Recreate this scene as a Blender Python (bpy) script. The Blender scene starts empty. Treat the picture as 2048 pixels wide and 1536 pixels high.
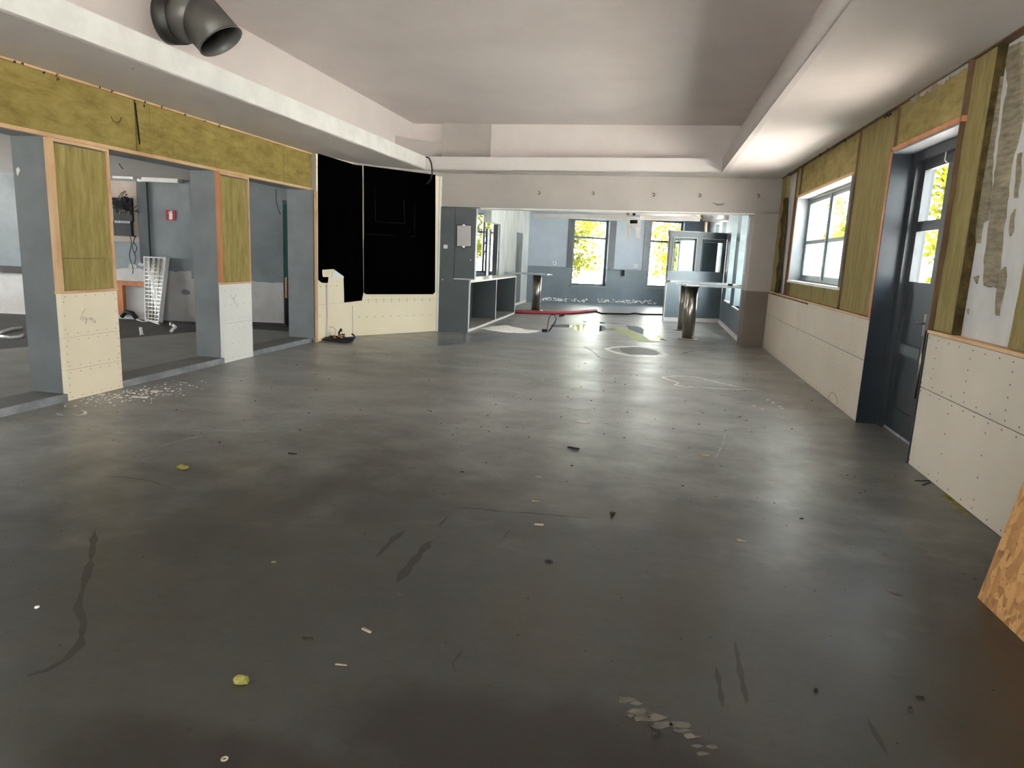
import bpy, bmesh, math, random
from mathutils import Vector as V, Matrix
random.seed(7)
SC = bpy.context.scene
COL = SC.collection
# ------------------------------------------------------------------ camera
F, YAW, PITCH, ROLL = 1383.1525, -0.18858669, -0.18637176, 0.04487835
CAM = V((0, 0, 1.6))
_cy, _sy = math.cos(YAW), math.sin(YAW)
FWD = V((_sy*math.cos(PITCH), _cy*math.cos(PITCH), math.sin(PITCH)))
_r = V((_cy, -_sy, 0)); _u = _r.cross(FWD)
RGT = math.cos(ROLL)*_r + math.sin(ROLL)*_u
UPV = -math.sin(ROLL)*_r + math.cos(ROLL)*_u
cd = bpy.data.cameras.new('camera'); cam = bpy.data.objects.new('camera', cd); COL.objects.link(cam)
cd.sensor_width = 36; cd.lens = F/2048*36; cd.clip_end = 400; cd.clip_start = 0.05
cam.matrix_world = Matrix(((RGT.x, UPV.x, -FWD.x, 0), (RGT.y, UPV.y, -FWD.y, 0), (RGT.z, UPV.z, -FWD.z, 1.6), (0, 0, 0, 1)))
SC.camera = cam
# ------------------------------------------------------------------ light
w = bpy.data.worlds.new('overcast_sky'); SC.world = w; w.use_nodes = True
bg = w.node_tree.nodes['Background']; bg.inputs[0].default_value = (0.96, 0.97, 1.0, 1); bg.inputs[1].default_value = 1.0
sl = bpy.data.lights.new('sun', 'SUN'); sl.energy = 14; sl.angle = .02; sl.color = (1, .95, .93)
so = bpy.data.objects.new('sun', sl); COL.objects.link(so); so.rotation_euler = V((-.03, -.45, .85)).to_track_quat('Z', 'Y').to_euler()
SC.view_settings.view_transform = 'Standard'; SC.view_settings.look = 'None'
SC.view_settings.gamma = 1; SC.view_settings.use_curve_mapping = False
SC.view_settings.exposure = 4.75
SC.cycles.max_bounces = 16; SC.cycles.diffuse_bounces = 10; SC.cycles.transparent_max_bounces = 24
SC.cycles.use_denoising = True; SC.cycles.sample_clamp_indirect = 6
SC.cycles.caustics_reflective = False; SC.cycles.caustics_refractive = False
def portal(name, loc, nrm, w_, h_):
    l = bpy.data.lights.new(name, 'AREA'); l.shape = 'RECTANGLE'; l.size = w_; l.size_y = h_; l.cycles.is_portal = True
    o = bpy.data.objects.new(name, l); COL.objects.link(o); o.location = loc
    o.rotation_euler = V(nrm).to_track_quat('-Z', 'Y').to_euler(); return o
# ------------------------------------------------------------------ measuring real planes
def ray(px, py): return RGT*((px-1024)/F) + UPV*(-(py-768)/F) + FWD
class Plane:
    def __init__(s, p, n): s.p = V(p); s.n = V(n).normalized()
    def at(s, px, py, off=0.0):
        d = ray(px, py); t = (s.n.dot(s.p + s.n*off - CAM))/s.n.dot(d); return CAM + d*t
def vplane(a, b):
    n = V((b[1]-a[1], a[0]-b[0], 0)).normalized()
    if n.y > 0: n = -n
    return Plane((a[0], a[1], 0), n)
XL, XR = -5.456, 2.264
FLR = Plane((0, 0, 0), (0, 0, 1)); KFL = Plane((0, 0, .07), (0, 0, 1))
RW = Plane((XR, 0, 0), (-1, 0, 0)); LW = Plane((XL, 0, 0), (1, 0, 0))
PC, PD, PE = (-5.39, 10.67), (-5.22, 11.71), (-4.12, 13.34)
PB2 = (2.29, 14.24)
BK1, BK2, BM = vplane(PC, PD), vplane(PD, PE), vplane(PE, PB2)
B0, B1 = (-3.88, 23.45), (.54, 25.75)
FAR = vplane(B0, B1)
def fary(x): return B0[1] + (x-B0[0])*(B1[1]-B0[1])/(B1[0]-B0[0])
K0, K1 = (-8.918, 11.516), (-6.686, 11.943)
KB = vplane(K0, K1)
def kby(x): return K0[1] + (x-K0[0])*(K1[1]-K0[1])/(K1[0]-K0[0])
def bmy(x): return PE[1] + (x-PE[0])*(PB2[1]-PE[1])/(PB2[0]-PE[0])
# ------------------------------------------------------------------ materials
def srgb(c): return tuple((x/255/12.92 if x/255 <= .04045 else ((x/255+.055)/1.055)**2.4) for x in c)
class NT:
    def __init__(s, name):
        s.m = bpy.data.materials.new(name); s.m.use_nodes = True; s.t = s.m.node_tree
        s.b = s.t.nodes['Principled BSDF']; s.out = s.t.nodes['Material Output']
    def n(s, typ, **k):
        o = s.t.nodes.new(typ)
        for a, v in k.items(): setattr(o, a, v)
        return o
    def l(s, a, b): s.t.links.new(a, b)
    def coord(s, scale=(1, 1, 1), rot=(0, 0, 0)):
        g = s.n('ShaderNodeNewGeometry'); mp = s.n('ShaderNodeMapping')
        mp.inputs['Scale'].default_value = scale; mp.inputs['Rotation'].default_value = rot
        s.l(g.outputs['Position'], mp.inputs[0]); return mp.outputs[0]
    def noise(s, co, sc, det=4, rough=.6, dist=0):
        o = s.n('ShaderNodeTexNoise'); o.inputs['Scale'].default_value = sc; o.inputs['Detail'].default_value = det
        o.inputs['Roughness'].default_value = rough; o.inputs['Distortion'].default_value = dist
        s.l(co, o.inputs['Vector']); return o.outputs['Fac']
    def ramp(s, f, stops):
        o = s.n('ShaderNodeValToRGB'); e = o.color_ramp.elements
        while len(e) < len(stops): e.new(.5)
        for i, (p, c) in enumerate(stops):
            e[i].position = p; e[i].color = (c, c, c, 1) if isinstance(c, (int, float)) else (*c, 1)
        s.l(f, o.inputs[0]); return o.outputs[0]
    def mix(s, f, a, b, mode='MIX'):
        o = s.n('ShaderNodeMix', data_type='RGBA', blend_type=mode)
        for i, x in ((0, f), (6, a), (7, b)):
            if hasattr(x, 'is_linked') or hasattr(x, 'links'): s.l(x, o.inputs[i])
            elif isinstance(x, (int, float)): o.inputs[i].default_value = x if i == 0 else (x, x, x, 1)
            else: o.inputs[i].default_value = (*x, 1)
        return o.outputs[2]
    def math(s, op, a, b=0.0):
        o = s.n('ShaderNodeMath', operation=op)
        for i, x in ((0, a), (1, b)):
            if hasattr(x, 'links'): s.l(x, o.inputs[i])
            else: o.inputs[i].default_value = x
        return o.outputs[0]
    def col(s, c): s.l(c, s.b.inputs['Base Color'])
    def bump(s, h, st=.3, d=.01):
        o = s.n('ShaderNodeBump'); o.inputs['Strength'].default_value = st; o.inputs['Distance'].default_value = d
        s.l(h, o.inputs['Height']); s.l(o.outputs[0], s.b.inputs['Normal'])
def mat(name, c1, c2=None, scale=3, rough=.7, stretch=(1, 1, 1), bump=.15, bscale=None, metal=0, lo=.35, hi=.65, det=5, bd=.004, spec=.5):
    m = NT(name); c1 = srgb(c1); c2 = srgb(c2) if c2 else tuple(x*.82 for x in c1)
    co = m.coord(stretch); f = m.noise(co, scale, det)
    m.col(m.ramp(f, [(lo, c2), (hi, c1)])); m.b.inputs['Roughness'].default_value = rough
    m.b.inputs['Metallic'].default_value = metal; m.b.inputs['Specular IOR Level'].default_value = spec
    if bump: m.bump(m.noise(co, bscale or scale*8, 3), bump, bd)
    return m.m
M = {}
M['ceiling'] = mat('ceiling_plaster', (216, 206, 203), (208, 198, 195), .8, .85, bump=.05)
M['soffit'] = mat('soffit_plaster', (212, 204, 201), (204, 196, 193), 1, .85, bump=.05)
M['plaster'] = mat('wall_plaster', (180, 171, 165), (168, 160, 154), .9, .85, bump=.08)
M['brownpaint'] = mat('brown_paint', (118, 108, 98), (108, 98, 88), 2, .6)
M['bare'] = mat('bare_plaster', (206, 203, 200), (184, 181, 178), 2.5, .8, stretch=(1, 1, .5))
M['greypaint'] = mat('grey_paint', (124, 127, 129), (109, 112, 114), 1.6, .55, bump=.2, bscale=6)
M['greydark'] = mat('dark_grey_paint', (84, 90, 94), (72, 78, 82), 1.6, .5, bump=.2, bscale=6)
M['kitwall'] = mat('kitchen_grey_wall', (142, 146, 150), (126, 130, 134), 1.8, .7, bump=.1)
M['kitwhite'] = mat('kitchen_white_plaster', (206, 202, 200), (186, 180, 176), 2.2, .8)
M['kitfloor'] = mat('kitchen_concrete', (132, 130, 124), (116, 113, 106), 2, .6)
M['kitdark'] = mat('kitchen_dark_screed', (66, 58, 54), (52, 46, 43), 2, .65)
M['kitstrip'] = mat('kitchen_edge_screed', (98, 94, 91), (84, 80, 77), 2, .6)
M['curb'] = mat('kerb_concrete', (150, 152, 154), (120, 122, 124), 6, .7)
M['board'] = mat('cream_plasterboard', (246, 233, 206), (241, 227, 199), .9, .8, bump=.03)
M['boardgrey'] = mat('grey_plasterboard', (208, 197, 181), (199, 188, 172), .9, .8, bump=.03)
M['boardwhite'] = mat('white_plasterboard', (240, 238, 232), (234, 232, 226), .9, .8, bump=.03)
M['screw'] = mat('screw_steel', (96, 84, 70), (60, 52, 44), 20, .5, metal=.4, bump=0)
M['pencil'] = mat('pencil_lead', (176, 168, 148), (160, 150, 130), 20, .8, bump=0)
def batt(name, a, b, c, st):
    m = NT(name); a, b, c = srgb(a), srgb(b), srgb(c)
    co = m.coord(st); f1 = m.noise(co, 9, 6, .7, .4); f2 = m.noise(m.coord(), 1.3, 3)
    base = m.ramp(f1, [(.30, c), (.5, a), (.72, b)])
    m.col(m.mix(m.math('MULTIPLY', f2, .6), base, m.mix(.5, base, c)))
    m.b.inputs['Roughness'].default_value = .95; m.b.inputs['Specular IOR Level'].default_value = .15
    m.bump(m.noise(co, 26, 6, .75), .8, .02); return m.m
M['batt'] = batt('mineral_wool', (160, 142, 82), (182, 163, 102), (130, 112, 60), (1, .35, 1))
M['battv'] = batt('mineral_wool_upright_grain', (176, 158, 98), (200, 183, 126), (146, 130, 76), (1, 2.2, .3))
M['battr'] = batt('aged_mineral_wool', (158, 142, 92), (182, 164, 112), (130, 114, 68), (1, .35, 1))
M['battrv'] = batt('aged_mineral_wool_upright', (158, 143, 94), (180, 164, 116), (134, 119, 74), (1, 2.2, .3))
M['battedge'] = batt('mineral_wool_torn_edge', (84, 70, 40), (120, 100, 60), (48, 38, 22), (1, 1, 1))
M['timber'] = mat('pine_batten', (226, 190, 148), (204, 160, 116), 7, .7, stretch=(1, .25, .25), bump=.2)
M['orange'] = mat('stained_pine', (204, 136, 88), (178, 106, 66), 6, .6, stretch=(1, 1, .2), bump=.2)
M['timberdark'] = mat('aged_batten', (120, 92, 62), (88, 64, 42), 8, .8, stretch=(1, .3, .3))
M['felt'] = mat('black_felt', (4, 3.5, 5), (2, 2, 3), 3, 1, spec=0, bump=.1)
M['feltline'] = mat('black_felt_seam', (20, 20, 22), (14, 14, 15), 3, .9)
M['cabinet'] = mat('anthracite_laminate', (78, 83, 85), (71, 76, 78), 2, .45, bump=.02)
M['cabedge'] = mat('white_board_edge', (222, 222, 216), None, 6, .6, bump=0)
M['counter'] = mat('pale_countertop', (206, 202, 184), (190, 186, 168), 3, .35, bump=.03)
M['steel'] = mat('brushed_steel', (176, 170, 160), (140, 134, 126), 9, .28, stretch=(1, 1, .05), metal=1, bump=.05)
M['steeltop'] = mat('zinc_sheet', (196, 202, 206), (170, 176, 180), 4, .25, metal=.6, bump=.02)
M['duct'] = mat('galvanised_duct', (104, 102, 98), (92, 90, 86), 3, .45, metal=.35, bump=.03)
M['ductdark'] = mat('painted_duct_sleeve', (62, 60, 56), (54, 52, 48), 3, .5, metal=.2, bump=.03)
M['navy'] = mat('navy_gloss_paint', (34, 40, 48), (29, 34, 41), 3, .36, bump=.1, bscale=5, spec=.35)
M['doorpaint'] = mat('black_blue_door_paint', (34, 38, 42), (27, 30, 34), 3, .35, bump=.05)
M['winframe'] = mat('grey_green_frame_paint', (96, 108, 110), (84, 96, 98), 4, .4, bump=.04)
M['reveal'] = mat('blue_grey_reveal', (128, 134, 142), (116, 122, 130), 3, .5)
M['blueup'] = mat('pale_blue_wall', (160, 170, 182), (150, 160, 172), 1.5, .6)
M['bluelow'] = mat('slate_blue_wall', (112, 124, 132), (101, 113, 121), 1.5, .5)
M['chalk'] = mat('limewashed_wall', (210, 212, 210), (176, 182, 182), 5, .8, stretch=(1.5, 1.5, .25))
M['white'] = mat('white_paint', (232, 230, 226), (218, 216, 212), 3, .6, bump=.03)
M['paper'] = mat('pinned_paper', (206, 196, 196), (196, 188, 188), 3, .8, bump=0)
M['black'] = mat('black_plastic', (18, 18, 20), (12, 12, 13), 8, .5, bump=0)
M['hole'] = mat('dark_cavity', (20, 17, 15), (10, 9, 8), 8, .9, bump=0)
M['teal'] = mat('teal_door_paint', (22, 92, 84), (16, 78, 72), 3, .5, bump=.05)
M['red'] = mat('sign_red', (170, 18, 42), (156, 14, 36), 3, .5, bump=0)
M['hose'] = mat('red_flat_hose', (178, 62, 72), (150, 46, 56), 12, .5)
M['rubber'] = mat('black_rubber', (28, 28, 30), (18, 18, 20), 9, .6)
M['copper'] = mat('orange_wire', (206, 130, 60), (176, 100, 44), 9, .5, bump=0)
M['brick'] = mat('red_brick', (186, 92, 70), (150, 66, 50), 6, .9)
M['mortar'] = mat('mortar', (206, 200, 190), (190, 182, 172), 6, .9)
M['paving'] = mat('pale_paving', (172, 170, 166), (158, 156, 152), 1, .9)
M['facade'] = mat('white_render', (226, 230, 230), (214, 218, 218), 1, .9)
M['bark'] = mat('tree_bark', (110, 92, 60), (84, 70, 46), 6, .9)
M['lime'] = mat('limescale', (232, 232, 226), (196, 194, 186), 14, .6, lo=.25, hi=.55)
M['limefaint'] = mat('faint_limescale', (178, 176, 170), (148, 146, 140), 14, .6)
M['stain'] = mat('rust_brown_stain', (92, 82, 73), (78, 69, 61), 12, .42, spec=.7)
M['scuff'] = mat('rubber_scuff', (42, 39, 36), (35, 32, 29), 12, .45, spec=.5)
M['flake'] = mat('flaked_screed', (104, 98, 88), (84, 79, 71), 14, .6)
M['algae'] = mat('green_algae', (158, 166, 92), (130, 140, 84), 9, .5)
M['putty'] = mat('filled_patch_grey', (84, 84, 81), (74, 74, 71), 5, .5)
M['concrete_pale'] = mat('washed_concrete', (128, 134, 139), (108, 112, 115), 5, .32)
M['wooltuft'] = batt('wool_tuft', (150, 142, 74), (180, 170, 100), (100, 92, 44), (1, 1, 1))
M['crumb'] = mat('plaster_crumb', (226, 222, 214), (200, 196, 186), 20, .9, bump=0)
M['twig'] = mat('dark_chip', (46, 40, 34), (30, 26, 22), 20, .9, bump=0)
M['chip'] = mat('pale_wood_chip', (168, 156, 134), (136, 124, 102), 20, .9, bump=0)
M['foil'] = mat('silver_wrap', (196, 196, 200), (150, 148, 150), 5, .35, metal=.5, bump=.4, bscale=9)
M['residue'] = mat('grey_brown_residue', (158, 147, 124), (106, 96, 78), 13, .95, stretch=(1, .5, 2.4), bump=.6, bscale=30, bd=.02, lo=.3, hi=.7)
def m_water():
    m = NT('standing_water'); m.b.inputs['Base Color'].default_value = (.16, .16, .15, 1); m.b.inputs['Roughness'].default_value = .05
    m.b.inputs['Specular IOR Level'].default_value = .8
    m.bump(m.noise(m.coord(), 5, 2), .05, .01); return m.m
M['water'] = m_water()
def m_glass(name, tint, refl, extra=None):
    m = NT(name); tr = m.n('ShaderNodeBsdfTransparent'); tr.inputs[0].default_value = (*tint, 1)
    gl = m.n('ShaderNodeBsdfGlossy'); gl.inputs['Roughness'].default_value = .02
    mx = m.n('ShaderNodeMixShader'); fr = m.n('ShaderNodeFresnel'); ge = m.n('ShaderNodeNewGeometry'); m.l(m.math('ADD', m.math('MULTIPLY', ge.outputs['Backfacing'], 1/1.45-1.45), 1.45), fr.inputs[0])
    m.l(m.math('MULTIPLY', fr.outputs[0], refl), mx.inputs[0]); m.l(tr.outputs[0], mx.inputs[1]); m.l(gl.outputs[0], mx.inputs[2])
    o = mx.outputs[0]
    if extra:
        df = m.n('ShaderNodeBsdfDiffuse'); df.inputs[0].default_value = (.85, .92, .9, 1)
        ts = m.n('ShaderNodeBsdfTranslucent'); ts.inputs[0].default_value = (.85, .92, .9, 1)
        ad = m.n('ShaderNodeMixShader'); ad.inputs[0].default_value = .7; m.l(df.outputs[0], ad.inputs[1]); m.l(ts.outputs[0], ad.inputs[2])
        m2 = m.n('ShaderNodeMixShader'); m2.inputs[0].default_value = extra; m.l(o, m2.inputs[1]); m.l(ad.outputs[0], m2.inputs[2]); o = m2.outputs[0]
    m.l(o, m.out.inputs[0]); return m.m
M['glass'] = m_glass('clear_glass', (.93, .97, .96), 1)
M['frost'] = m_glass('frosted_glass', (.9, .95, .94), 1, .75)
def m_leaf():
    m = NT('leaf'); c = m.ramp(m.noise(m.coord(), 1.5, 2), [(.35, (.05, .056, .003)), (.65, (.12, .118, .008))])
    d = m.n('ShaderNodeBsdfDiffuse'); t = m.n('ShaderNodeBsdfTranslucent'); m.l(c, d.inputs[0]); m.l(c, t.inputs[0])
    x = m.n('ShaderNodeMixShader'); x.inputs[0].default_value = .5; m.l(d.outputs[0], x.inputs[1]); m.l(t.outputs[0], x.inputs[2])
    m.l(x.outputs[0], m.out.inputs[0]); return m.m
M['leaf'] = m_leaf()
def m_osb():
    m = NT('osb_strands'); v = m.n('ShaderNodeTexVoronoi'); v.inputs['Scale'].default_value = 26
    co = m.coord((1, 1, .55), (.3, .2, .5)); a = m.n('ShaderNodeVectorMath', operation='ADD'); nz = m.n('ShaderNodeTexNoise'); nz.inputs['Scale'].default_value = 9
    m.l(co, nz.inputs['Vector']); s_ = m.n('ShaderNodeVectorMath', operation='SCALE'); s_.inputs['Scale'].default_value = .12
    m.l(nz.outputs['Color'], s_.inputs[0]); m.l(co, a.inputs[0]); m.l(s_.outputs[0], a.inputs[1]); m.l(a.outputs[0], v.inputs['Vector'])
    sp = m.n('ShaderNodeSeparateColor'); m.l(v.outputs['Color'], sp.inputs[0])
    c = m.ramp(sp.outputs[0], [(0, srgb((146, 102, 58))), (.5, srgb((176, 128, 76))), (1, srgb((198, 152, 98)))])
    n = m.noise(co, 60, 4); m.col(m.mix(m.ramp(n, [(.3, .7), (.42, 0.)]), c, srgb((96, 62, 34))))
    m.b.inputs['Roughness'].default_value = .75; m.bump(sp.outputs[1], .3, .004); return m.m
M['osb'] = m_osb()
M['bounce_damper'] = mat('bounce_damper_grey', (132, 124, 118), (112, 105, 100), 3, .95)
def m_floor():
    m = NT('worn_concrete_screed'); co = m.coord(); st = m.coord((.8, 1.2, 1), (0, 0, .12))
    n1 = m.noise(co, .55, 5, .6, .5); n2 = m.noise(st, 1.6, 8, .65, .3); n3 = m.noise(st, 13, 8, .75)
    a = m.ramp(n1, [(.3, srgb((114, 109, 104))), (.5, srgb((130, 129, 126))), (.7, srgb((142, 143, 143)))])
    b = m.ramp(n2, [(.33, srgb((110, 105, 99))), (.5, srgb((133, 131, 126))), (.7, srgb((158, 157, 152)))])
    c = m.mix(.55, a, b); c = m.mix(m.ramp(n3, [(.5, 0.), (.72, .6)]), c, srgb((158, 156, 151)))
    c = m.mix(m.ramp(m.noise(st, 16, 4, .7), [(.3, .6), (.42, 0.)]), c, srgb((42, 39, 37)))
    # brown oily dirt ground into the screed in near spots and lanes; the first, broad blob paints dimness
    def blob(cx, cy, rx, ry, amt, colr, cc, am=2.4):
        g = m.n('ShaderNodeNewGeometry'); sp = m.n('ShaderNodeSeparateXYZ'); m.l(g.outputs['Position'], sp.inputs[0])
        x = m.math('DIVIDE', m.math('SUBTRACT', sp.outputs[0], cx), rx); y = m.math('DIVIDE', m.math('SUBTRACT', sp.outputs[1], cy), ry)
        d = m.math('ADD', m.math('MULTIPLY', x, x), m.math('MULTIPLY', y, y))
        d = m.math('ADD', d, m.math('MULTIPLY', m.math('SUBTRACT', m.noise(co, 2.3, 5, .6), .5), am))
        return m.mix(m.ramp(d, [(.35, amt), (1.0, 0.)]), cc, colr)
    c = blob(-.4, .3, 6.5, 6.4, .88, srgb((25, 24, 21)), c, .9)  # shade painted over the near floor to offset the light falling there
    c = blob(2.3, 5.5, .8, 3.2, .4, srgb((52, 46, 42)), c)
    c = blob(-.25, 2.0, .85, .32, .88, srgb((28, 22, 18)), c)
    c = blob(-1.1, 1.65, 1.0, .22, .8, srgb((28, 22, 18)), c)
    c = blob(-.35, 2.9, .28, .5, .55, srgb((54, 49, 38)), c)
    c = blob(.25, 3.0, .2, .6, .5, srgb((52, 48, 38)), c)
    c = blob(.1, 4.3, 1.6, .25, .35, srgb((70, 66, 50)), c)
    c = blob(1.9, 2.6, .9, 1.7, .55, srgb((48, 43, 38)), c)
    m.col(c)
    m.l(m.ramp(n2, [(.3, .42), (.7, .30)]), m.b.inputs['Roughness'])
    m.b.inputs['Specular IOR Level'].default_value = .62
    m.bump(m.mix(.5, m.noise(co, 14, 8, .7, .4), n3), .3, .006); return m.m
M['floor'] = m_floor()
# ------------------------------------------------------------------ mesh helpers
class MB:
    def __init__(s): s.v = []; s.f = []; s.smooth = set()
    def add(s, vs, fs, sm=False):
        o = len(s.v); s.v += [V(x) for x in vs]
        for f in fs:
            if sm: s.smooth.add(len(s.f))
            s.f.append([i+o for i in f])
        return s
    def prism(s, pts, vec):
        n = len(pts); pts = [V(p) for p in pts]; vec = V(vec)
        fs = [list(range(n))[::-1], [n+i for i in range(n)]] + [[i, (i+1) % n, n+(i+1) % n, n+i] for i in range(n)]
        return s.add(pts + [p+vec for p in pts], fs)
    def box(s, x0, x1, y0, y1, z0, z1):
        return s.prism([(x0, y0, z0), (x1, y0, z0), (x1, y1, z0), (x0, y1, z0)], (0, 0, z1-z0))
    def tube(s, path, r, n=10, cap=True, close=False):
        path = [V(p) for p in path]; rings = []; up = V((0, 0, 1)); prev = None
        for i, p in enumerate(path):
            a = path[max(i-1, 0)]; b = path[min(i+1, len(path)-1)]; t = (b-a)
            if t.length < 1e-9: t = V((0, 0, 1))
            t.normalize()
            if prev is None: x = t.cross(up if abs(t.z) < .9 else V((1, 0, 0))).normalized()
            else: x = (prev - t*prev.dot(t)).normalized()
            prev = x; y = t.cross(x); rr = r[i] if isinstance(r, (list, tuple)) else r
            rings.append([p + (x*math.cos(k*2*math.pi/n) + y*math.sin(k*2*math.pi/n))*rr for k in range(n)])
        o = [q for g in rings for q in g]; fs = []
        for i in range(len(rings)-1):
            for k in range(n): fs.append([i*n+k, i*n+(k+1) % n, (i+1)*n+(k+1) % n, (i+1)*n+k])
        s.add(o, fs, True)
        if cap:
            b = len(s.v)-len(o); s.f.append([b+k for k in range(n)][::-1]); s.f.append([b+len(o)-n+k for k in range(n)])
        return s
    def build(s, name, m, parent=None, kind=None):
        org = V(parent.location) if parent is not None else V((0, 0, 0))
        if parent is not None and parent.parent is not None: org = org + V(parent.parent.location)
        me = bpy.data.meshes.new(name); me.from_pydata([tuple(x-org) for x in s.v], [], s.f)
        bm = bmesh.new(); bm.from_mesh(me); bmesh.ops.recalc_face_normals(bm, faces=bm.faces); bm.to_mesh(me); bm.free()
        for i in s.smooth:
            if i < len(me.polygons): me.polygons[i].use_smooth = True
        me.materials.append(M[m] if isinstance(m, str) else m)
        o = bpy.data.objects.new(name, me); COL.objects.link(o); o.parent = parent
        if kind: o['kind'] = kind
        return o
    def top(s, name, m, label, cat, group=None, kind=None):
        """a thing that is one mesh: origin moved to its base"""
        c = sum(s.v, V((0, 0, 0)))/len(s.v); c.z = min(v.z for v in s.v)
        s.v = [v-c for v in s.v]; o = s.build(name, m); o.location = c
        return tag(o, label, cat, group, kind)
def tag(o, label, cat, group=None, kind=None):
    o['label'] = label; o['category'] = cat
    if group: o['group'] = group
    if kind: o['kind'] = kind
    return o
def thing(name, loc, label, cat, group=None):
    o = bpy.data.objects.new(name, None); COL.objects.link(o); o.location = loc; o.empty_display_size = .1
    return tag(o, label, cat, group)
def struct(mb, name, m): return mb.build(name, m, None, 'structure')
def B(*a): return MB().box(*a)
def slab(pl, pts, d, off=0.0):
    """polygon given on a real plane, thickness d behind it"""
    return MB().prism([pl.at(x, y, off) for x, y in pts], pl.n*(-d))
def inset(o, amt=.003): 
    return o
# ================================================================== STRUCTURE
# ---- floor
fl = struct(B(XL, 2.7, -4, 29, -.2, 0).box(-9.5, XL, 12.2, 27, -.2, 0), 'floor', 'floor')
# ---- ceiling: low soffits round a raised coffer
def sz(x): return 3.045 + .0225*(x-XL)
LIPL0, LIPL1, LIPR0, LIPR1 = (-4.62, -4), (-4.33, 13.0), (1.02, -4), (1.10, 13.42)
cl = MB()
def quad_slab(mb, p, t=.02):
    mb.prism([(x, y, z) for x, y, z in p], (0, 0, t))
def P(q, z=None, dz=0): return (q[0], q[1], (sz(q[0]) if z is None else z)+dz)
quad_slab(cl, [(XL-.45, -4, sz(XL-.45)), P(LIPL0), P(LIPL1), (-4.9, 13.6, 3.03), (XL-.45, 12.0, 3.03)])
quad_slab(cl, [P(LIPR0), (2.68, -4, sz(2.6)), (2.68, 14.6, 3.22), (1.2, 14.4, 3.18), P(LIPR1)])
quad_slab(cl, [P(LIPL1), P(LIPR1), (1.2, 14.4, 3.18), (-4.9, 13.6, 3.03)])
ceil = struct(cl, 'ceiling', 'soffit')
LH = .235
def lip(a, b, inn):
    mb = MB(); inn = V(inn)
    a, b = V(P(a)), V(P(b)); mb.prism([a, b, b+V((0, 0, LH)), a+V((0, 0, LH))], inn*.02)
    mb.prism([a+V((0, 0, LH)), b+V((0, 0, LH)), b+V((0, 0, LH))+inn*.5, a+V((0, 0, LH))+inn*.5], (0, 0, .015))
    return mb
lip(LIPL0, LIPL1, (-1, 0, 0)).build('coffer_lip', 'white', ceil)
lip(LIPR0, LIPR1, (1, 0, 0)).build('coffer_lip', 'soffit', ceil)
lip(LIPL1, LIPR1, (0, 1, 0)).build('coffer_lip', 'soffit', ceil)
ZC = 3.98
CA, CB, CC, CD = (-4.87, -4, ZC), (-4.72, 13.42, ZC), (1.38, 13.62, ZC+.06), (1.34, -4, ZC+.06)
MB().prism([CA, CB, CC, CD], (0, 0, .05)).build('coffer_ceiling', 'ceiling', ceil)
for a, b, dx in ((CA, CB, (-.05, 0, 0)), (CC, CD, (.05, 0, 0)), (CB, CC, (0, .05, 0))):
    MB().prism([a, b, (b[0], b[1], 3.2), (a[0], a[1], 3.2)], dx).build('coffer_side', 'ceiling', ceil)
LPN = Plane((-4.6, 0, 0), (1, 0, 0))
MB().tube([LPN.at(x, y, .004) for x, y in [(303, 96), (301, 110), (302, 130), (304, 148)]], .002, 5).build('plaster_crack', 'brownpaint', ceil)
MB().tube([LPN.at(x, y, .004) for x, y in [(266, 139), (268, 133), (267, 128)]], .003, 5).build('plaster_crack', 'brownpaint', ceil)
# recessed downlight cut-outs and small tears in the low soffit
for px, py, x, rr in ((1791, 121, None, .055), (1660, 226, None, .05), (1586, 286, None, .05), (1535, 324, None, .05), (1505, 352, None, .04),
                      (195, 143, None, .05), (455, 232, None, .045), (736, 318, None, .04), (1033, 347, None, .045), (1250, 350, None, .045)):
    z = 3.1
    for _ in range(6):
        p = Plane((0, 0, z), (0, 0, 1)).at(px, py); z = sz(p.x) if p.y < 13.3 else 3.1
    z = sz(p.x)-.0015
    mb = MB(); n = 18
    ring = [V((p.x+math.cos(k*2*math.pi/n)*rr, p.y+math.sin(k*2*math.pi/n)*rr, z)) for k in range(n)]
    mb.prism(ring, (0, 0, .0015)); mb.build('downlight_hole', 'hole', ceil)
def torn(pxs, name, m_='hole'):
    pts = []
    for px, py in pxs:
        z = 3.1
        for _ in range(5): p = Plane((0, 0, z), (0, 0, 1)).at(px, py); z = sz(p.x)
        pts.append((p.x, p.y, z-.002))
    MB().prism(pts, (0, 0, .0018)).build(name, m_, ceil)
torn([(1587, 250), (1600, 248), (1612, 249), (1621, 250), (1612, 253), (1598, 252)], 'ceiling_tear')
torn([(162, 160), (180, 163), (196, 166), (205, 168), (222, 169), (206, 172), (199, 176), (188, 169)], 'ceiling_tear')
torn([(512, 259), (520, 262), (528, 264), (516, 263)], 'ceiling_tear')
# ---- right-hand wall core (bare plaster) with door and window openings
WY0, WY1, WZ0, WZ1 = 9.17, 12.35, 1.37, 2.70
DY0, DY1, DZ = 6.2, 7.75, 2.75
c = MB(); X0, X1 = 2.34, 2.66
NW = (-3.8, -1.2, .9, 2.7)   # unseen window added to light the hall, beside the camera
c.box(X0, X1, -4, NW[0], 0, 4.1).box(X0, X1, NW[1], DY0, 0, 4.1).box(X0, X1, NW[0], NW[1], 0, NW[2]).box(X0, X1, NW[0], NW[1], NW[3], 4.1)
c.box(X0, X1, DY0, DY1, DZ, 4.1).box(X0, X1, DY1, WY0, 0, 4.1)
c.box(X0, X1, WY0, WY1, 0, WZ0).box(X0, X1, WY0, WY1, WZ1, 4.1).box(X0, X1, WY1, 14.25, 0, 4.1)
wr = struct(c, 'wall_right', 'bare')
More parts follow.
